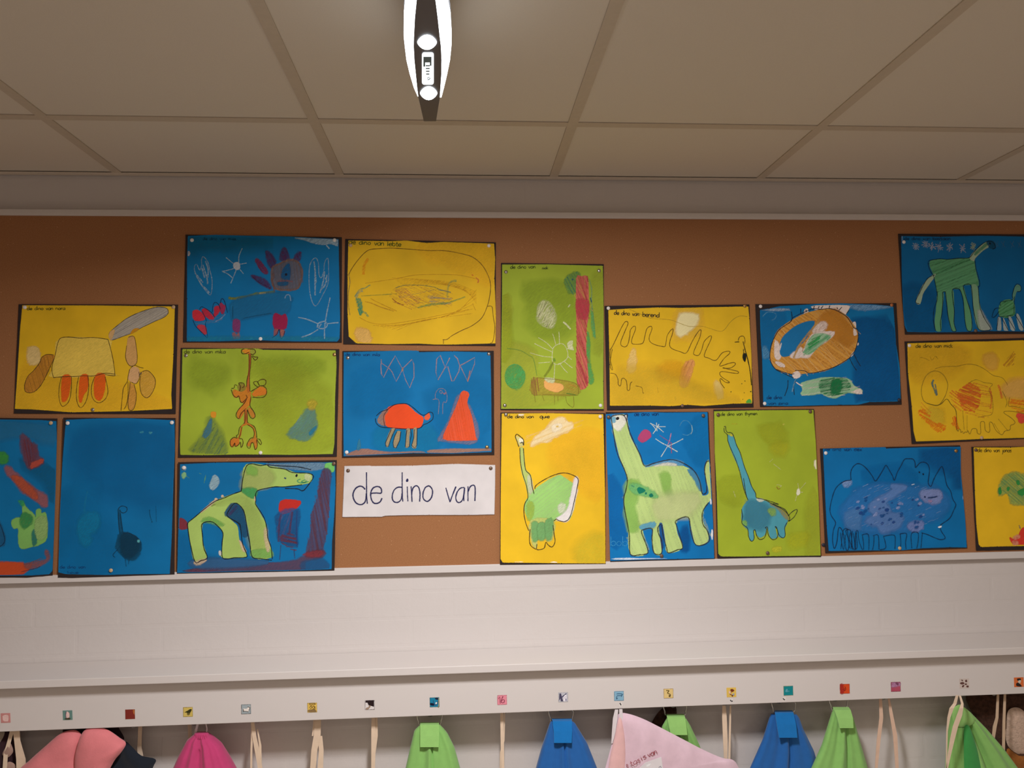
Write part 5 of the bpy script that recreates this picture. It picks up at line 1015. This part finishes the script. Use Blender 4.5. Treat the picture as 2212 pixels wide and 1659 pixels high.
# ------------------------------------------------------------------ hooks behind the board (parts of the rack)
HX = [12, 158, 281, 414, 552, 684, 810, 928, 1090, 1213, 1337, 1459, 1572, 1690, 1812, 1918, 2071, 2160]
YH = -.088
hook0 = None
for px in HX:
    q = W(px, 1535, YH)
    if hook0 is None:
        mb = MB(); zt = BB+.055
        mb.box(-.009, .009, BF+.0165, BF+.021, BB+.02, zt+.02)
        pts = [(0, BF+.021, zt), (0, BF+.030, zt-.004), (0, BF+.036, zt-.02), (0, BF+.038, BB+.012), (0, BF+.043, BB-.007), (0, BF+.052, BB-.013), (0, BF+.062, BB-.006), (0, BF+.066, BB+.01)]
        mb.tube(pts, [.004, .0045, .005, .006, .008, .009, .009, .007], n=10)
        mb.v = [(a+q.x, b_, c_) for a, b_, c_ in mb.v]
        hook0 = mb.build('hook', M_HOOK, rack, smooth=True); x0 = q.x
    else:
        o = hook0.copy(); COL.objects.link(o); o.parent = rack; o.location = (q.x-x0, 0, 0)

# ------------------------------------------------------------------ things on the hooks
def loft(left, right, y0, th, n=96, folds=(), notch=None, ext=None, rows=26):
    """soft body between two edge lines (photo pixels at depth y0); th(t) = half thickness"""
    yb = ext or 1720; top = max(left[0][1], right[0][1]); mb = MB()
    def ip(L, y): return float(np.interp(y, [p[1] for p in L], [p[0] for p in L]))
    def px_(L, y):
        if y <= L[-1][1]: return ip(L, y)
        a, b_ = L[-2], L[-1]; return b_[0]+(b_[0]-a[0])/(b_[1]-a[1])*min(y-b_[1], 10)
    ys_ = [top+(yb-top)*(i/rows)**1.4 for i in range(rows+1)]; vs = []
    for i, yy in enumerate(ys_):
        a, b_ = W(px_(left, yy), yy, y0), W(px_(right, yy), yy, y0); t = i/rows; T = th(t)
        for s_ in range(n):
            u = s_/n*math.tau; cx = math.cos(u); sy = math.sin(u)
            x = (a.x+b_.x)/2+(b_.x-a.x)/2*cx; g = (cx+1)/2
            f = sum(am*math.sin(fr*g*math.pi+ph)*min(1, t*2.5) for fr, am, ph in folds)
            d = T*(abs(sy)**.7)*(1 if sy > 0 else -1)
            y = y0-d-(f if sy > 0 else -f*.3)*abs(sy)
            if notch and sy > 0 and t > notch[1]:
                y += notch[3]*math.exp(-((g-notch[0])/notch[2])**2)
            vs.append((x, y, a.z+(b_.z-a.z)*g))
    fs = [(i*n+k, i*n+(k+1) % n, (i+1)*n+(k+1) % n, (i+1)*n+k) for i in range(rows) for k in range(n)]
    fs += [tuple(range(n)), tuple(rows*n+k for k in range(n))[::-1]]
    mb.add(vs, fs); return mb
def puff(pts, y0, th, folds=(), rings=9, dens=4, jit=0):
    """cushion-like cloth body from an outline in photo pixels"""
    pts = smooth_line(P(pts) if isinstance(pts, str) else pts, True, dens); N = len(pts)
    cx = sum(a for a, b_ in pts)/N; cy = sum(b_ for a, b_ in pts)/N; mb = MB(); vs = []
    for sgn in (-1, 1):
        for r in range(rings):
            s_ = 1-r/(rings-.35)*.985
            for a, b_ in pts:
                q = W(cx+(a-cx)*s_, cy+(b_-cy)*s_, y0); h = th*math.sqrt(max(0, 1-s_**2.4))
                f = sum(am*math.sin(fx*q.x+fz*q.z+ph) for fx, fz, am, ph in folds)*min(1, h/th*1.3)
                vs.append((q.x, y0+sgn*(h+f*(1 if sgn < 0 else .3)), q.z))
    fs = []
    for g in range(2):
        o_ = g*rings*N
        for r in range(rings-1):
            for k in range(N): fs.append((o_+r*N+k, o_+r*N+(k+1) % N, o_+(r+1)*N+(k+1) % N, o_+(r+1)*N+k))
        fs.append(tuple(o_+(rings-1)*N+k for k in range(N)))
    mb.add(vs, fs); return mb
def strip(L, y0, t=.0012, cap=0):
    """flat tape: list of (px, py, width px[, dy])"""
    mb = MB(); vs = []
    for q in L:
        dy = q[3] if len(q) > 3 else 0
        a, b_ = W(q[0]-q[2]/2, q[1], y0+dy), W(q[0]+q[2]/2, q[1], y0+dy)
        vs += [tuple(a), tuple(b_), (b_.x, b_.y+t, b_.z), (a.x, a.y+t, a.z)]
    n_ = len(L); fs = [(4*i+k, 4*i+(k+1) % 4, 4*i+4+(k+1) % 4, 4*i+4+k) for i in range(n_-1) for k in range(4)]+[(0, 1, 2, 3), tuple(4*n_-4+k for k in range(4))[::-1]]
    mb.add(vs, fs); return mb
F_GREEN = fabric('apple_green_felt', (138, 190, 104)); F_GREEN2 = fabric('apple_green_webbing', (148, 198, 112))
F_DGREEN = fabric('darker_green_felt', (62, 150, 74)); F_BLUE = fabric('royal_blue_felt', (36, 98, 168)); F_BLUE2 = fabric('royal_blue_webbing', (20, 112, 182))
F_MAG = fabric('magenta_cloth', (196, 66, 116)); F_PINK = fabric('salmon_pink_fleece', (222, 128, 132), bs=400); F_LP = fabric('pale_pink_cloth', (222, 192, 204))
F_NAVY = fabric('navy_cloth', (30, 36, 46)); F_CREAM = fabric('cream_cotton_tape', (226, 202, 176)); F_WHITE = fabric('white_cotton_tape', (222, 214, 216))
F_BRN = mat('dark_brown_plush', (84, 54, 40), rough=.95, noise=.5, nscale=90, bump=1, bscale=220); F_FUR = mat('cream_plush', (206, 178, 158), rough=.95, noise=.2, nscale=120, bump=1, bscale=260)
F_OCH = mat('ochre_plush', (156, 96, 40), rough=.95, noise=.3, nscale=60, bump=1, bscale=200); F_BLK = fabric('dark_cloth', (40, 26, 30))

def org(px, py, y=YH):
    q = W(px, py, y); return (q.x, q.y, q.z)
def ring(pts, par, y=YH): MB().tube([W(a, b_, y+.0) for a, b_ in smooth_line(P(pts), True, 3)], .0018, n=8, closed=True).build('wire_ring', M_METAL, par, smooth=True)
def felt_bag(label, left, right, tabL, ringp, mb_, mt, ox, folds, notch, th0=.009, th1=.034, y0=-.088):
    e = empty('hanging_bag', org(ox, 1560), label, 'bag', 'felt bags hanging from wire rings')
    loft(left, right, y0, lambda t: th0+(th1-th0)*t**.8, folds=folds, notch=notch).build('bag_body', mb_, e, smooth=True)
    strip([(q[0], q[1], q[2], q[3]*1.55 if q[3] < -.008 else q[3]) for q in tabL], y0, .0035).build('fold_over_tab', mt, e, bevel=.0008)
    ring(ringp, e, y0); return e
fo = ((5, .004, .5), (9, .0025, 1.1))
felt_bag('green felt bag under the bright blue picture, hung by a wide tab', [(908, 1565), (895, 1578), (886, 1615), (876, 1659)], [(950, 1565), (966, 1583), (982, 1615), (994, 1659)],
         [(928, 1561, 40, -.004), (928, 1566, 41, -.012), (928, 1590, 41, -.017), (927.5, 1614, 40, -.021)], "904,1542 905,1560 911,1566 946,1566 952,1558 952,1540", F_GREEN, F_GREEN2, 928, fo, (.5, .28, .02, .018))
felt_bag('royal blue felt bag under the letter K picture', [(1190, 1558), (1187, 1564), (1170, 1615), (1158, 1659)], [(1236, 1558), (1242, 1562), (1268, 1604), (1290, 1659)],
         [(1213.5, 1553, 43, -.004), (1214.5, 1558, 42, -.012), (1216, 1580, 40, -.018), (1216, 1605, 38, -.023)], "1188,1532 1189,1550 1194,1558 1230,1558 1236,1550 1235,1532", F_BLUE, F_BLUE2, 1213, fo, (.47, .3, .02, .018))
felt_bag('green felt bag half hidden behind the pale pink cloth bag', [(1442, 1549), (1430, 1570), (1418, 1659)], [(1482, 1552), (1490, 1565), (1510, 1607), (1530, 1659)],
         [(1459.5, 1543, 37, -.004), (1460.5, 1549, 39, -.012), (1464, 1570, 38, -.016), (1467, 1588, 36, -.019)], "1436,1522 1436,1536 1441,1545 1477,1545 1481,1536 1479,1522", F_GREEN, F_GREEN2, 1459, fo, (.5, .3, .02, .008), th1=.012, y0=-.080)
felt_bag('royal blue felt bag under the teal pale-mark picture', [(1666, 1543), (1662, 1552), (1648, 1598), (1621, 1659)], [(1718, 1540), (1726, 1550), (1735, 1575), (1758, 1622), (1768, 1659)],
         [(1693, 1535, 38, -.004), (1694.5, 1540, 40, -.012), (1699, 1565, 42, -.018), (1703, 1594, 40, -.023)], "1670,1514 1670,1530 1676,1541 1712,1538 1717,1530 1714,1514", F_BLUE, F_BLUE2, 1693, fo, (.55, .3, .02, .016), th1=.018, y0=-.076)
felt_bag('green felt bag under the orange-red picture, leaning right of the blue one', [(1800, 1532), (1796, 1545), (1776, 1610), (1754, 1659)], [(1832, 1530), (1843, 1550), (1857, 1600), (1874, 1659)],
         [(1817, 1528, 34, -.004), (1820, 1534, 36, -.012), (1826, 1552, 34, -.017), (1829, 1573, 30, -.021)], "1793,1508 1795,1524 1801,1537 1826,1530 1830,1520 1828,1508", F_GREEN, F_GREEN2, 1815, fo, (.62, .3, .02, .014), th1=.018, y0=-.099)

# magenta bag gathered on a white cord
e = empty('hanging_bag', org(437, 1590), 'magenta gathered bag under the dark bird picture', 'bag')
loft([(425, 1584), (417, 1588), (405, 1598), (388, 1630), (375, 1659)], [(447, 1583), (460, 1592), (478, 1608), (496, 1638), (507, 1659)], YH, lambda t: .012+.04*t**.8, folds=((7, .004, .3), (13, .002, 1), (3, .004, .4)), notch=(.46, .34, .02, .009)).build('bag_body', F_MAG, e, smooth=True)
loft([(421, 1583), (422, 1590)], [(449, 1582), (452, 1589)], YH-.004, lambda t: .010+.004*t, folds=((16, .003, 0),), ext=1592, rows=5).build('gathered_collar', F_MAG, e, smooth=True)
strip([(428, 1560, 5), (424, 1575, 5), (421, 1592, 4)], YH, .001).build('cord', F_WHITE, e); strip([(444, 1562, 2.5), (447, 1574, 2.5), (446, 1586, 2.5)], YH, .001).build('cord', F_WHITE, e)

# cotton bags: long cream tapes, bodies below
def tape_bag(label, tapes, ox, y0=YH, m=F_CREAM, body=True):
    e = empty('cotton_bag', org(ox, 1560), label, 'cotton bag', 'cotton bags on long tape handles')
    for L in tapes:
        strip(L, y0, .0012).build('tape_handle', m, e, smooth=False)
    if body:
        a = min(L[-1][0] for L in tapes)-13; b_ = max(L[-1][0] for L in tapes)+13
        loft([(a+8, 1725), (a, 1760)], [(b_-8, 1725), (b_, 1760)], y0, lambda t: .004+.006*t, folds=((6, .002, 0),), ext=1860, rows=8).build('bag_body', m, e, smooth=True)
    return e
tape_bag('cotton bag on broad cream tapes, beside the dark spotted coat', [[(34, 1568, 15), (37, 1600, 13), (45, 1640, 20), (46, 1740, 20)], [(28, 1570, 9, .004), (20, 1600, 8, .004), (12, 1630, 9, .004), (5, 1740, 9, .004)]], 40, y0=YH-.01)
tape_bag('cotton bag on a narrow tape behind the salmon pink jacket', [[(303, 1563, 9), (302, 1590, 8), (301, 1615, 9), (303, 1632, 12), (304, 1740, 12)]], 303, y0=-.045)
tape_bag('cotton bag on a tape tucked behind the magenta bag', [[(409, 1558, 8), (410, 1580, 8), (412, 1620, 9), (412, 1740, 10)]], 410, y0=-.05)
tape_bag('cotton bag on crossed cream tapes under the sheep picture', [[(545, 1556, 7), (549, 1590, 9), (555, 1620, 10), (562, 1659, 10), (566, 1740, 10)], [(545, 1570, 4, .003), (543, 1620, 4, .003), (542, 1740, 5, .003)], [(556, 1575, 2, .002), (562, 1610, 5, .002), (564, 1740, 6, .002)]], 552)
tape_bag('cotton bag on two broad cream tapes under the yellow building-like picture', [[(687, 1550, 13), (685, 1590, 15), (679, 1620, 13), (676, 1659, 12), (674, 1740, 12)], [(679, 1552, 4, .003), (677, 1575, 3, .003), (675, 1590, 3, .003)], [(691, 1590, 10, .002), (694, 1620, 10, .002), (692, 1659, 12, .002), (692, 1740, 12, .002)]], 684)
tape_bag('cotton bag on twisted tapes under the black and white picture', [[(806, 1545, 7), (807, 1590, 10), (806, 1659, 8), (806, 1740, 8)], [(812, 1545, 7, .003), (813, 1590, 6, .003), (807, 1640, 5, .003), (804, 1740, 6, .003)]], 810)
tape_bag('cotton bag on a thin tape under the cut-corner picture', [[(1084, 1540, 7), (1085, 1600, 7), (1086, 1659, 7), (1086, 1740, 8)], [(1090, 1540, 2, .003), (1089, 1600, 2, .003), (1081, 1625, 2, .003), (1080, 1740, 3, .003)]], 1086)
tape_bag('cotton bag on a pale tape right of the pink cloth bag', [[(1564, 1524, 7), (1565, 1550, 10), (1567, 1600, 10), (1568, 1659, 6), (1568, 1740, 8)], [(1578, 1524, 3, .003), (1577, 1570, 4, .003), (1575, 1659, 5, .003), (1574, 1740, 5, .003)]], 1571)
tape_bag('cotton bag on two spread peach tapes under the pinkish purple picture', [[(1902, 1508, 6), (1904, 1550, 8), (1898, 1600, 8), (1893, 1659, 6), (1890, 1740, 8)], [(1920, 1508, 4), (1925, 1540, 7), (1934, 1590, 9), (1938, 1659, 7), (1940, 1740, 8)]], 1918, m=fabric('peach_cotton_tape', (222, 188, 164)))

# pale pink cloth bag with red handwriting and a white label
e = empty('cloth_bag', org(1337, 1560, -.10), 'pale pink cloth bag with red handwriting and a white label', 'bag')
puff("1338,1541 1362,1543 1392,1554 1424,1570 1470,1594 1520,1620 1560,1637 1582,1641 1594,1655 1604,1690 1600,1800 1480,1860 1340,1850 1296,1760 1300,1690 1310,1650 1322,1605 1332,1560", -.118, .016, folds=((60, 18, .0025, 0), (110, -20, .0012, 1)), rings=14).build('bag_body', F_LP, e, smooth=True)
puff("1338,1550 1346,1566 1351,1600 1352,1659 1350,1740 1312,1740 1314,1659 1328,1590", -.124, .008).build('folded_edge', fabric('pink_cloth_fold', (230, 184, 182)), e, smooth=True)
strip([(1332, 1533, 7), (1329, 1552, 10), (1326, 1580, 8), (1322, 1606, 3)], -.122, .001).build('handle', F_WHITE, e); strip([(1341, 1532, 7, .001), (1342, 1552, 8, .001), (1345, 1575, 4, .001)], -.125, .001).build('handle', F_WHITE, e)
p = Paper(1290, 1480, 6.703, -.1372)
p.n = 0
RDK = (150, 52, 62)
for tx, a, b_ in (("e", (440, 1195), (465, 1180)), ("tas", (495, 1175), (640, 1105)), ("is", (655, 1090), (730, 1050)), ("van.", (748, 1045), (900, 975))):
    p.T(tx, a[0], a[1], b_[0], b_[1], 46, RDK, 1.1, .95)
p.mb.build('handwriting', INK, e)
p = Paper(1290, 1480, 6.703, -.1366); p.base("612,1195 700,1120 928,1038 948,1180 975,1420 680,1430", (226, 220, 222), zig=False, t=.0005)
p.F("715,1155 775,1135 760,1160 720,1178", (240, 240, 240), .9, 1); p.S("890,1195 920,1175 925,1200", (120, 120, 140), 1, .7)
p.mb.build('white_label', INK, e)
# dark garment of unclear kind between the pink bag and the green bag
e = empty('garment', org(1420, 1545, -.06), 'dark brown garment in the gap behind the pale pink cloth bag', 'garment')
puff("1452,1520 1462,1540 1452,1600 1430,1680 1400,1700 1395,1620 1404,1570 1425,1535", -.034, .010, folds=((150, 40, .003, 0),)).build('garment_cloth', F_BRN, e, smooth=True)

# salmon pink jacket and the dark clothes round it
e = empty('jacket', org(165, 1575, -.10), 'salmon pink fleece jacket with two rounded folds, near the left end of the rack', 'jacket')
puff("155,1577 172,1582 178,1600 172,1640 176,1720 120,1760 40,1720 40,1668 62,1644 100,1610 130,1585", -.104, .026, folds=((50, 30, .002, 0),), rings=12).build('sleeve', F_PINK, e, smooth=True)
puff("188,1574 210,1571 232,1576 258,1594 272,1606 262,1625 246,1645 232,1680 225,1760 170,1760 163,1700 162,1640 168,1608 176,1586", -.112, .028, folds=((45, -30, .003, 1),), rings=12).build('jacket_body', F_PINK, e, smooth=True)
e = empty('coat', org(280, 1600, -.085), 'dark navy coat corner sticking out right of the salmon pink jacket', 'coat')
puff("268,1603 284,1612 305,1632 336,1640 330,1659 318,1700 300,1780 210,1780 222,1680 240,1640", -.062, .014, folds=((90, 60, .003, 0),)).build('coat_body', F_NAVY, e, smooth=True)
puff("136,1585 142,1566 180,1560 246,1562 258,1575 268,1598 240,1600 180,1600 150,1600", -.056, .012, folds=((120, 0, .003, 0),)).build('collar', F_BLK, e, smooth=True)
# dark spotted coat at the left edge
e = empty('coat', org(10, 1600, -.08), 'dark maroon coat with pale patches at the left edge', 'coat')
puff("-60,1562 10,1564 26,1574 34,1600 38,1640 34,1700 20,1800 -90,1800 -90,1640", -.070, .018, folds=((80, 30, .003, 0),)).build('coat_body', fabric('maroon_cloth', (52, 28, 34)), e, smooth=True)
puff("20,1603 26,1612 28,1625 16,1637 5,1630 12,1614", -.090, .0045).build('pale_patch', fabric('pale_patch_cloth', (168, 136, 122)), e, smooth=True)
puff("14,1648 24,1646 34,1656 34,1690 8,1690 8,1660", -.090, .004).build('pale_patch', fabric('pale_patch_cloth', (168, 136, 122)), e, smooth=True)
puff("-40,1572 0,1574 10,1580 4,1598 -14,1616 -44,1612", -.088, .008).build('grey_lining', fabric('grey_lining', (150, 138, 124)), e, smooth=True)

# green coat on the right with tapes
e = empty('hanging_bag', org(2071, 1530), 'green felt bag under the speckled picture, wide and open with dark pleats', 'bag')
loft([(2062, 1528), (2054, 1550), (2048, 1590), (2045, 1659)], [(2082, 1528), (2094, 1537), (2128, 1572), (2165, 1615), (2197, 1659)], YH, lambda t: .010+.028*t**.8, folds=((6, .004, .3), (11, .003, 0)), notch=(.55, .3, .05, .02)).build('bag_body', F_GREEN, e, smooth=True)
puff("2060,1530 2072,1522 2083,1528 2097,1540 2106,1556 2098,1566 2080,1571 2064,1566 2057,1548", YH-.020, .004).build('fold_over_tab', F_GREEN2, e, smooth=True)
puff("2083,1571 2093,1568 2104,1595 2114,1630 2124,1680 2130,1760 2092,1760 2084,1680 2082,1610", YH-.030, .008).build('dark_pleat', F_DGREEN, e, smooth=True)  # fold strip in a darker green than the bag body
tape_bag('cotton bag on two cream tapes crossing the wide green bag', [[(2068, 1502, 5, .01), (2063, 1520, 7, .01), (2056, 1530, 9), (2050, 1550, 6), (2046, 1580, 3), (2044.5, 1659, 2), (2043, 1740, 4)], [(2074, 1503, 4, .02), (2079, 1520, 5, .01), (2077, 1530, 8), (2073, 1545, 11), (2064, 1570, 11), (2058, 1595, 10), (2051, 1630, 7), (2046, 1659, 4), (2044, 1740, 4)]], 2071, y0=YH-.068)
# plush coat at the right edge
e = empty('plush_coat', org(2180, 1540, -.07), 'brown plush coat with a cream patch at the right edge', 'coat')
puff("2086,1502 2130,1494 2290,1488 2320,1600 2300,1800 2190,1800 2150,1640 2110,1560", -.030, .012, folds=((90, 50, .004, 0),), rings=12).build('coat_body', F_BRN, e, smooth=True)
puff("2178,1535 2196,1528 2215,1540 2240,1580 2236,1620 2205,1630 2180,1615 2172,1590 2174,1560", -.044, .009, folds=((200, 160, .0015, 0),)).build('cream_patch', F_FUR, e, smooth=True)
puff("2175,1618 2200,1630 2240,1620 2260,1680 2240,1780 2190,1780 2176,1680", -.042, .009, folds=((160, 120, .002, 0),)).build('ochre_patch', F_OCH, e, smooth=True)
tape_bag('cotton bag on two tapes over the brown plush coat', [[(2156, 1500, 5), (2154, 1550, 6), (2149, 1570, 8), (2146, 1595, 6), (2142, 1740, 6)], [(2171, 1500, 5), (2169, 1560, 6), (2168, 1620, 6), (2166, 1740, 6)]], 2160, y0=-.094, m=fabric('beige_cotton_tape', (206, 178, 150)))

# ------------------------------------------------------------------ the slim lit luminaire under the ceiling
ZL = CZ+.60
La = [(876.5, 0), (872.7, 40), (872.3, 80), (874.4, 100), (878, 130), (885, 160), (894, 190), (902.4, 209)]
Lb = [(900, 0), (896, 40), (894, 80), (893.5, 100), (895, 130), (898, 160), (901, 190), (903.5, 209)]
Ra = [(940.7, 0), (945.8, 40), (950, 80), (952.5, 100), (954, 130), (953.5, 160), (951.5, 190), (950, 211)]
Rb = [(965, 0), (973, 40), (975.5, 80), (975, 100), (972, 130), (966, 160), (959, 190), (953.5, 211)]
def wz(L, z=ZL): return [WZ(a, b_, z) for a, b_ in L]
tip = wz([(915.5, 262), (941.9, 262)])
yc = WZ(922, 20, ZL).y
La = [(916, -125), (889, -62)]+La; Lb = [(921, -125), (908, -62)]+Lb; Ra = [(929, -125), (934, -62)]+Ra; Rb = [(934, -125), (953, -62)]+Rb
tip2 = wz([(919, -170), (931, -170)])
def full(L): return wz(L)[::-1]                            # far end first
lum = empty('ceiling_luminaire', ((tip[0].x+tip[1].x)/2, yc, ZL), 'slim boat-shaped ceiling luminaire, glowing white along both curved sides', 'lamp')
def ribbon(A, B, z0, z1, name, m):
    mb = MB(); n_ = len(A); vs = []
    for a, b_ in zip(A, B): vs += [(a.x, a.y, z0), (b_.x, b_.y, z0), (b_.x, b_.y, z1), (a.x, a.y, z1)]
    fs = [(4*i+k, 4*i+(k+1) % 4, 4*i+4+(k+1) % 4, 4*i+4+k) for i in range(n_-1) for k in range(4)]+[(0, 1, 2, 3), tuple(4*n_-4+k for k in range(4))[::-1]]
    mb.add(vs, fs); return mb.build(name, m, lum)
M_LUM = emis('lit_diffuser', (.86, .95, 1.0), LAMP_E); M_GREY = mat('dark_grey_housing', (92, 88, 90), rough=.45, metal=.3)
A, B = full(Lb), full(Ra)
A = [tip[0]]+A+[tip2[0]]; B = [tip[1]]+B+[tip2[1]]
ribbon(A, B, ZL, ZL+.022, 'housing', M_GREY)
ribbon(full(La), full(Lb), ZL+.0005, ZL+.010, 'side_diffuser', M_LUM); ribbon([v for v in full(La)], [v for v in full(Rb)], ZL+.0225, ZL+.0245, 'light_shield', M_GREY); ribbon(full(Ra), full(Rb), ZL+.0005, ZL+.010, 'side_diffuser', M_LUM)  # unseen upper cover added to keep the lamp from lighting the ceiling
for (cx, cy, hw, hh) in ((922.5, 91, 21, 15.5), (926, 201, 18.5, 14)):
    pts = [(cx+hw*math.copysign(abs(math.cos(t))**1.0, math.cos(t)), cy+hh*math.sin(t)*abs(math.sin(t))**.55) for t in [i/24*math.tau for i in range(24)]]
    V = wz(pts, ZL-.0005); mb = MB(); mb.add([(v.x, v.y, ZL-.0015) for v in V]+[(v.x, v.y, ZL-.0001) for v in V], [tuple(range(24))]+[(i, (i+1) % 24, (i+1) % 24+24, i+24) for i in range(24)])
    mb.build('lens', M_LUM, lum)
def rrect(x0, y0, x1, y1, r=4):
    out = []
    for cx, cy, a0 in ((x1-r, y0+r, -90), (x1-r, y1-r, 0), (x0+r, y1-r, 90), (x0+r, y0+r, 180)):
        out += [(cx+r*math.cos(math.radians(a0+d)), cy+r*math.sin(math.radians(a0+d))) for d in (0, 30, 60, 90)]
    return out
def decal(pts, z, name, m):
    V = wz(pts, z); n_ = len(V); mb = MB(); mb.add([(v.x, v.y, z) for v in V]+[(v.x, v.y, z+.0008) for v in V], [tuple(range(n_))]+[(i, (i+1) % n_, (i+1) % n_+n_, i+n_) for i in range(n_)])
    return mb.build(name, m, lum)
decal(rrect(911.5, 114, 937, 183, 5), ZL-.0012, 'status_plate', emis('emissive_plate', (.9, .97, 1), 1.6))  # label plate set to emit white of its own
mb_ = MB()
def dq(x0, y0, x1, y1):
    V = wz([(x0, y0), (x1, y0), (x1, y1), (x0, y1)], ZL-.0016); n0 = len(mb_.v)
    mb_.add([tuple(v) for v in V]+[(v.x, v.y, v.z+.0003) for v in V], [(0, 1, 2, 3), (0, 1, 5, 4), (1, 2, 6, 5), (2, 3, 7, 6), (3, 0, 4, 7)])
dq(914.5, 123, 932, 135); dq(914.5, 135, 918.5, 144); dq(928.5, 135, 932, 142)
for i in range(4): dq(919.5+i*.3, 141+i*6, 928.5-i*.3, 143.2+i*6)
mb_.build('status_marks', mat('slate_marks', (104, 126, 134), rough=.6), lum)
pe = wz([(923, 169), (927, 166.5), (929, 169), (927, 172), (924, 171), (925, 174)], ZL-.0017)
MB().tube(pe, .0006, n=6).build('status_letter', mat('slate_letter', (70, 90, 100)), lum)
for yy in (yc+.20, yc-.12):
    MB().tube([(lum.location.x, yy, ZL+.021), (lum.location.x, yy, CEIL+.0015)], .003, n=8).build('suspension_rod', M_METAL, lum)
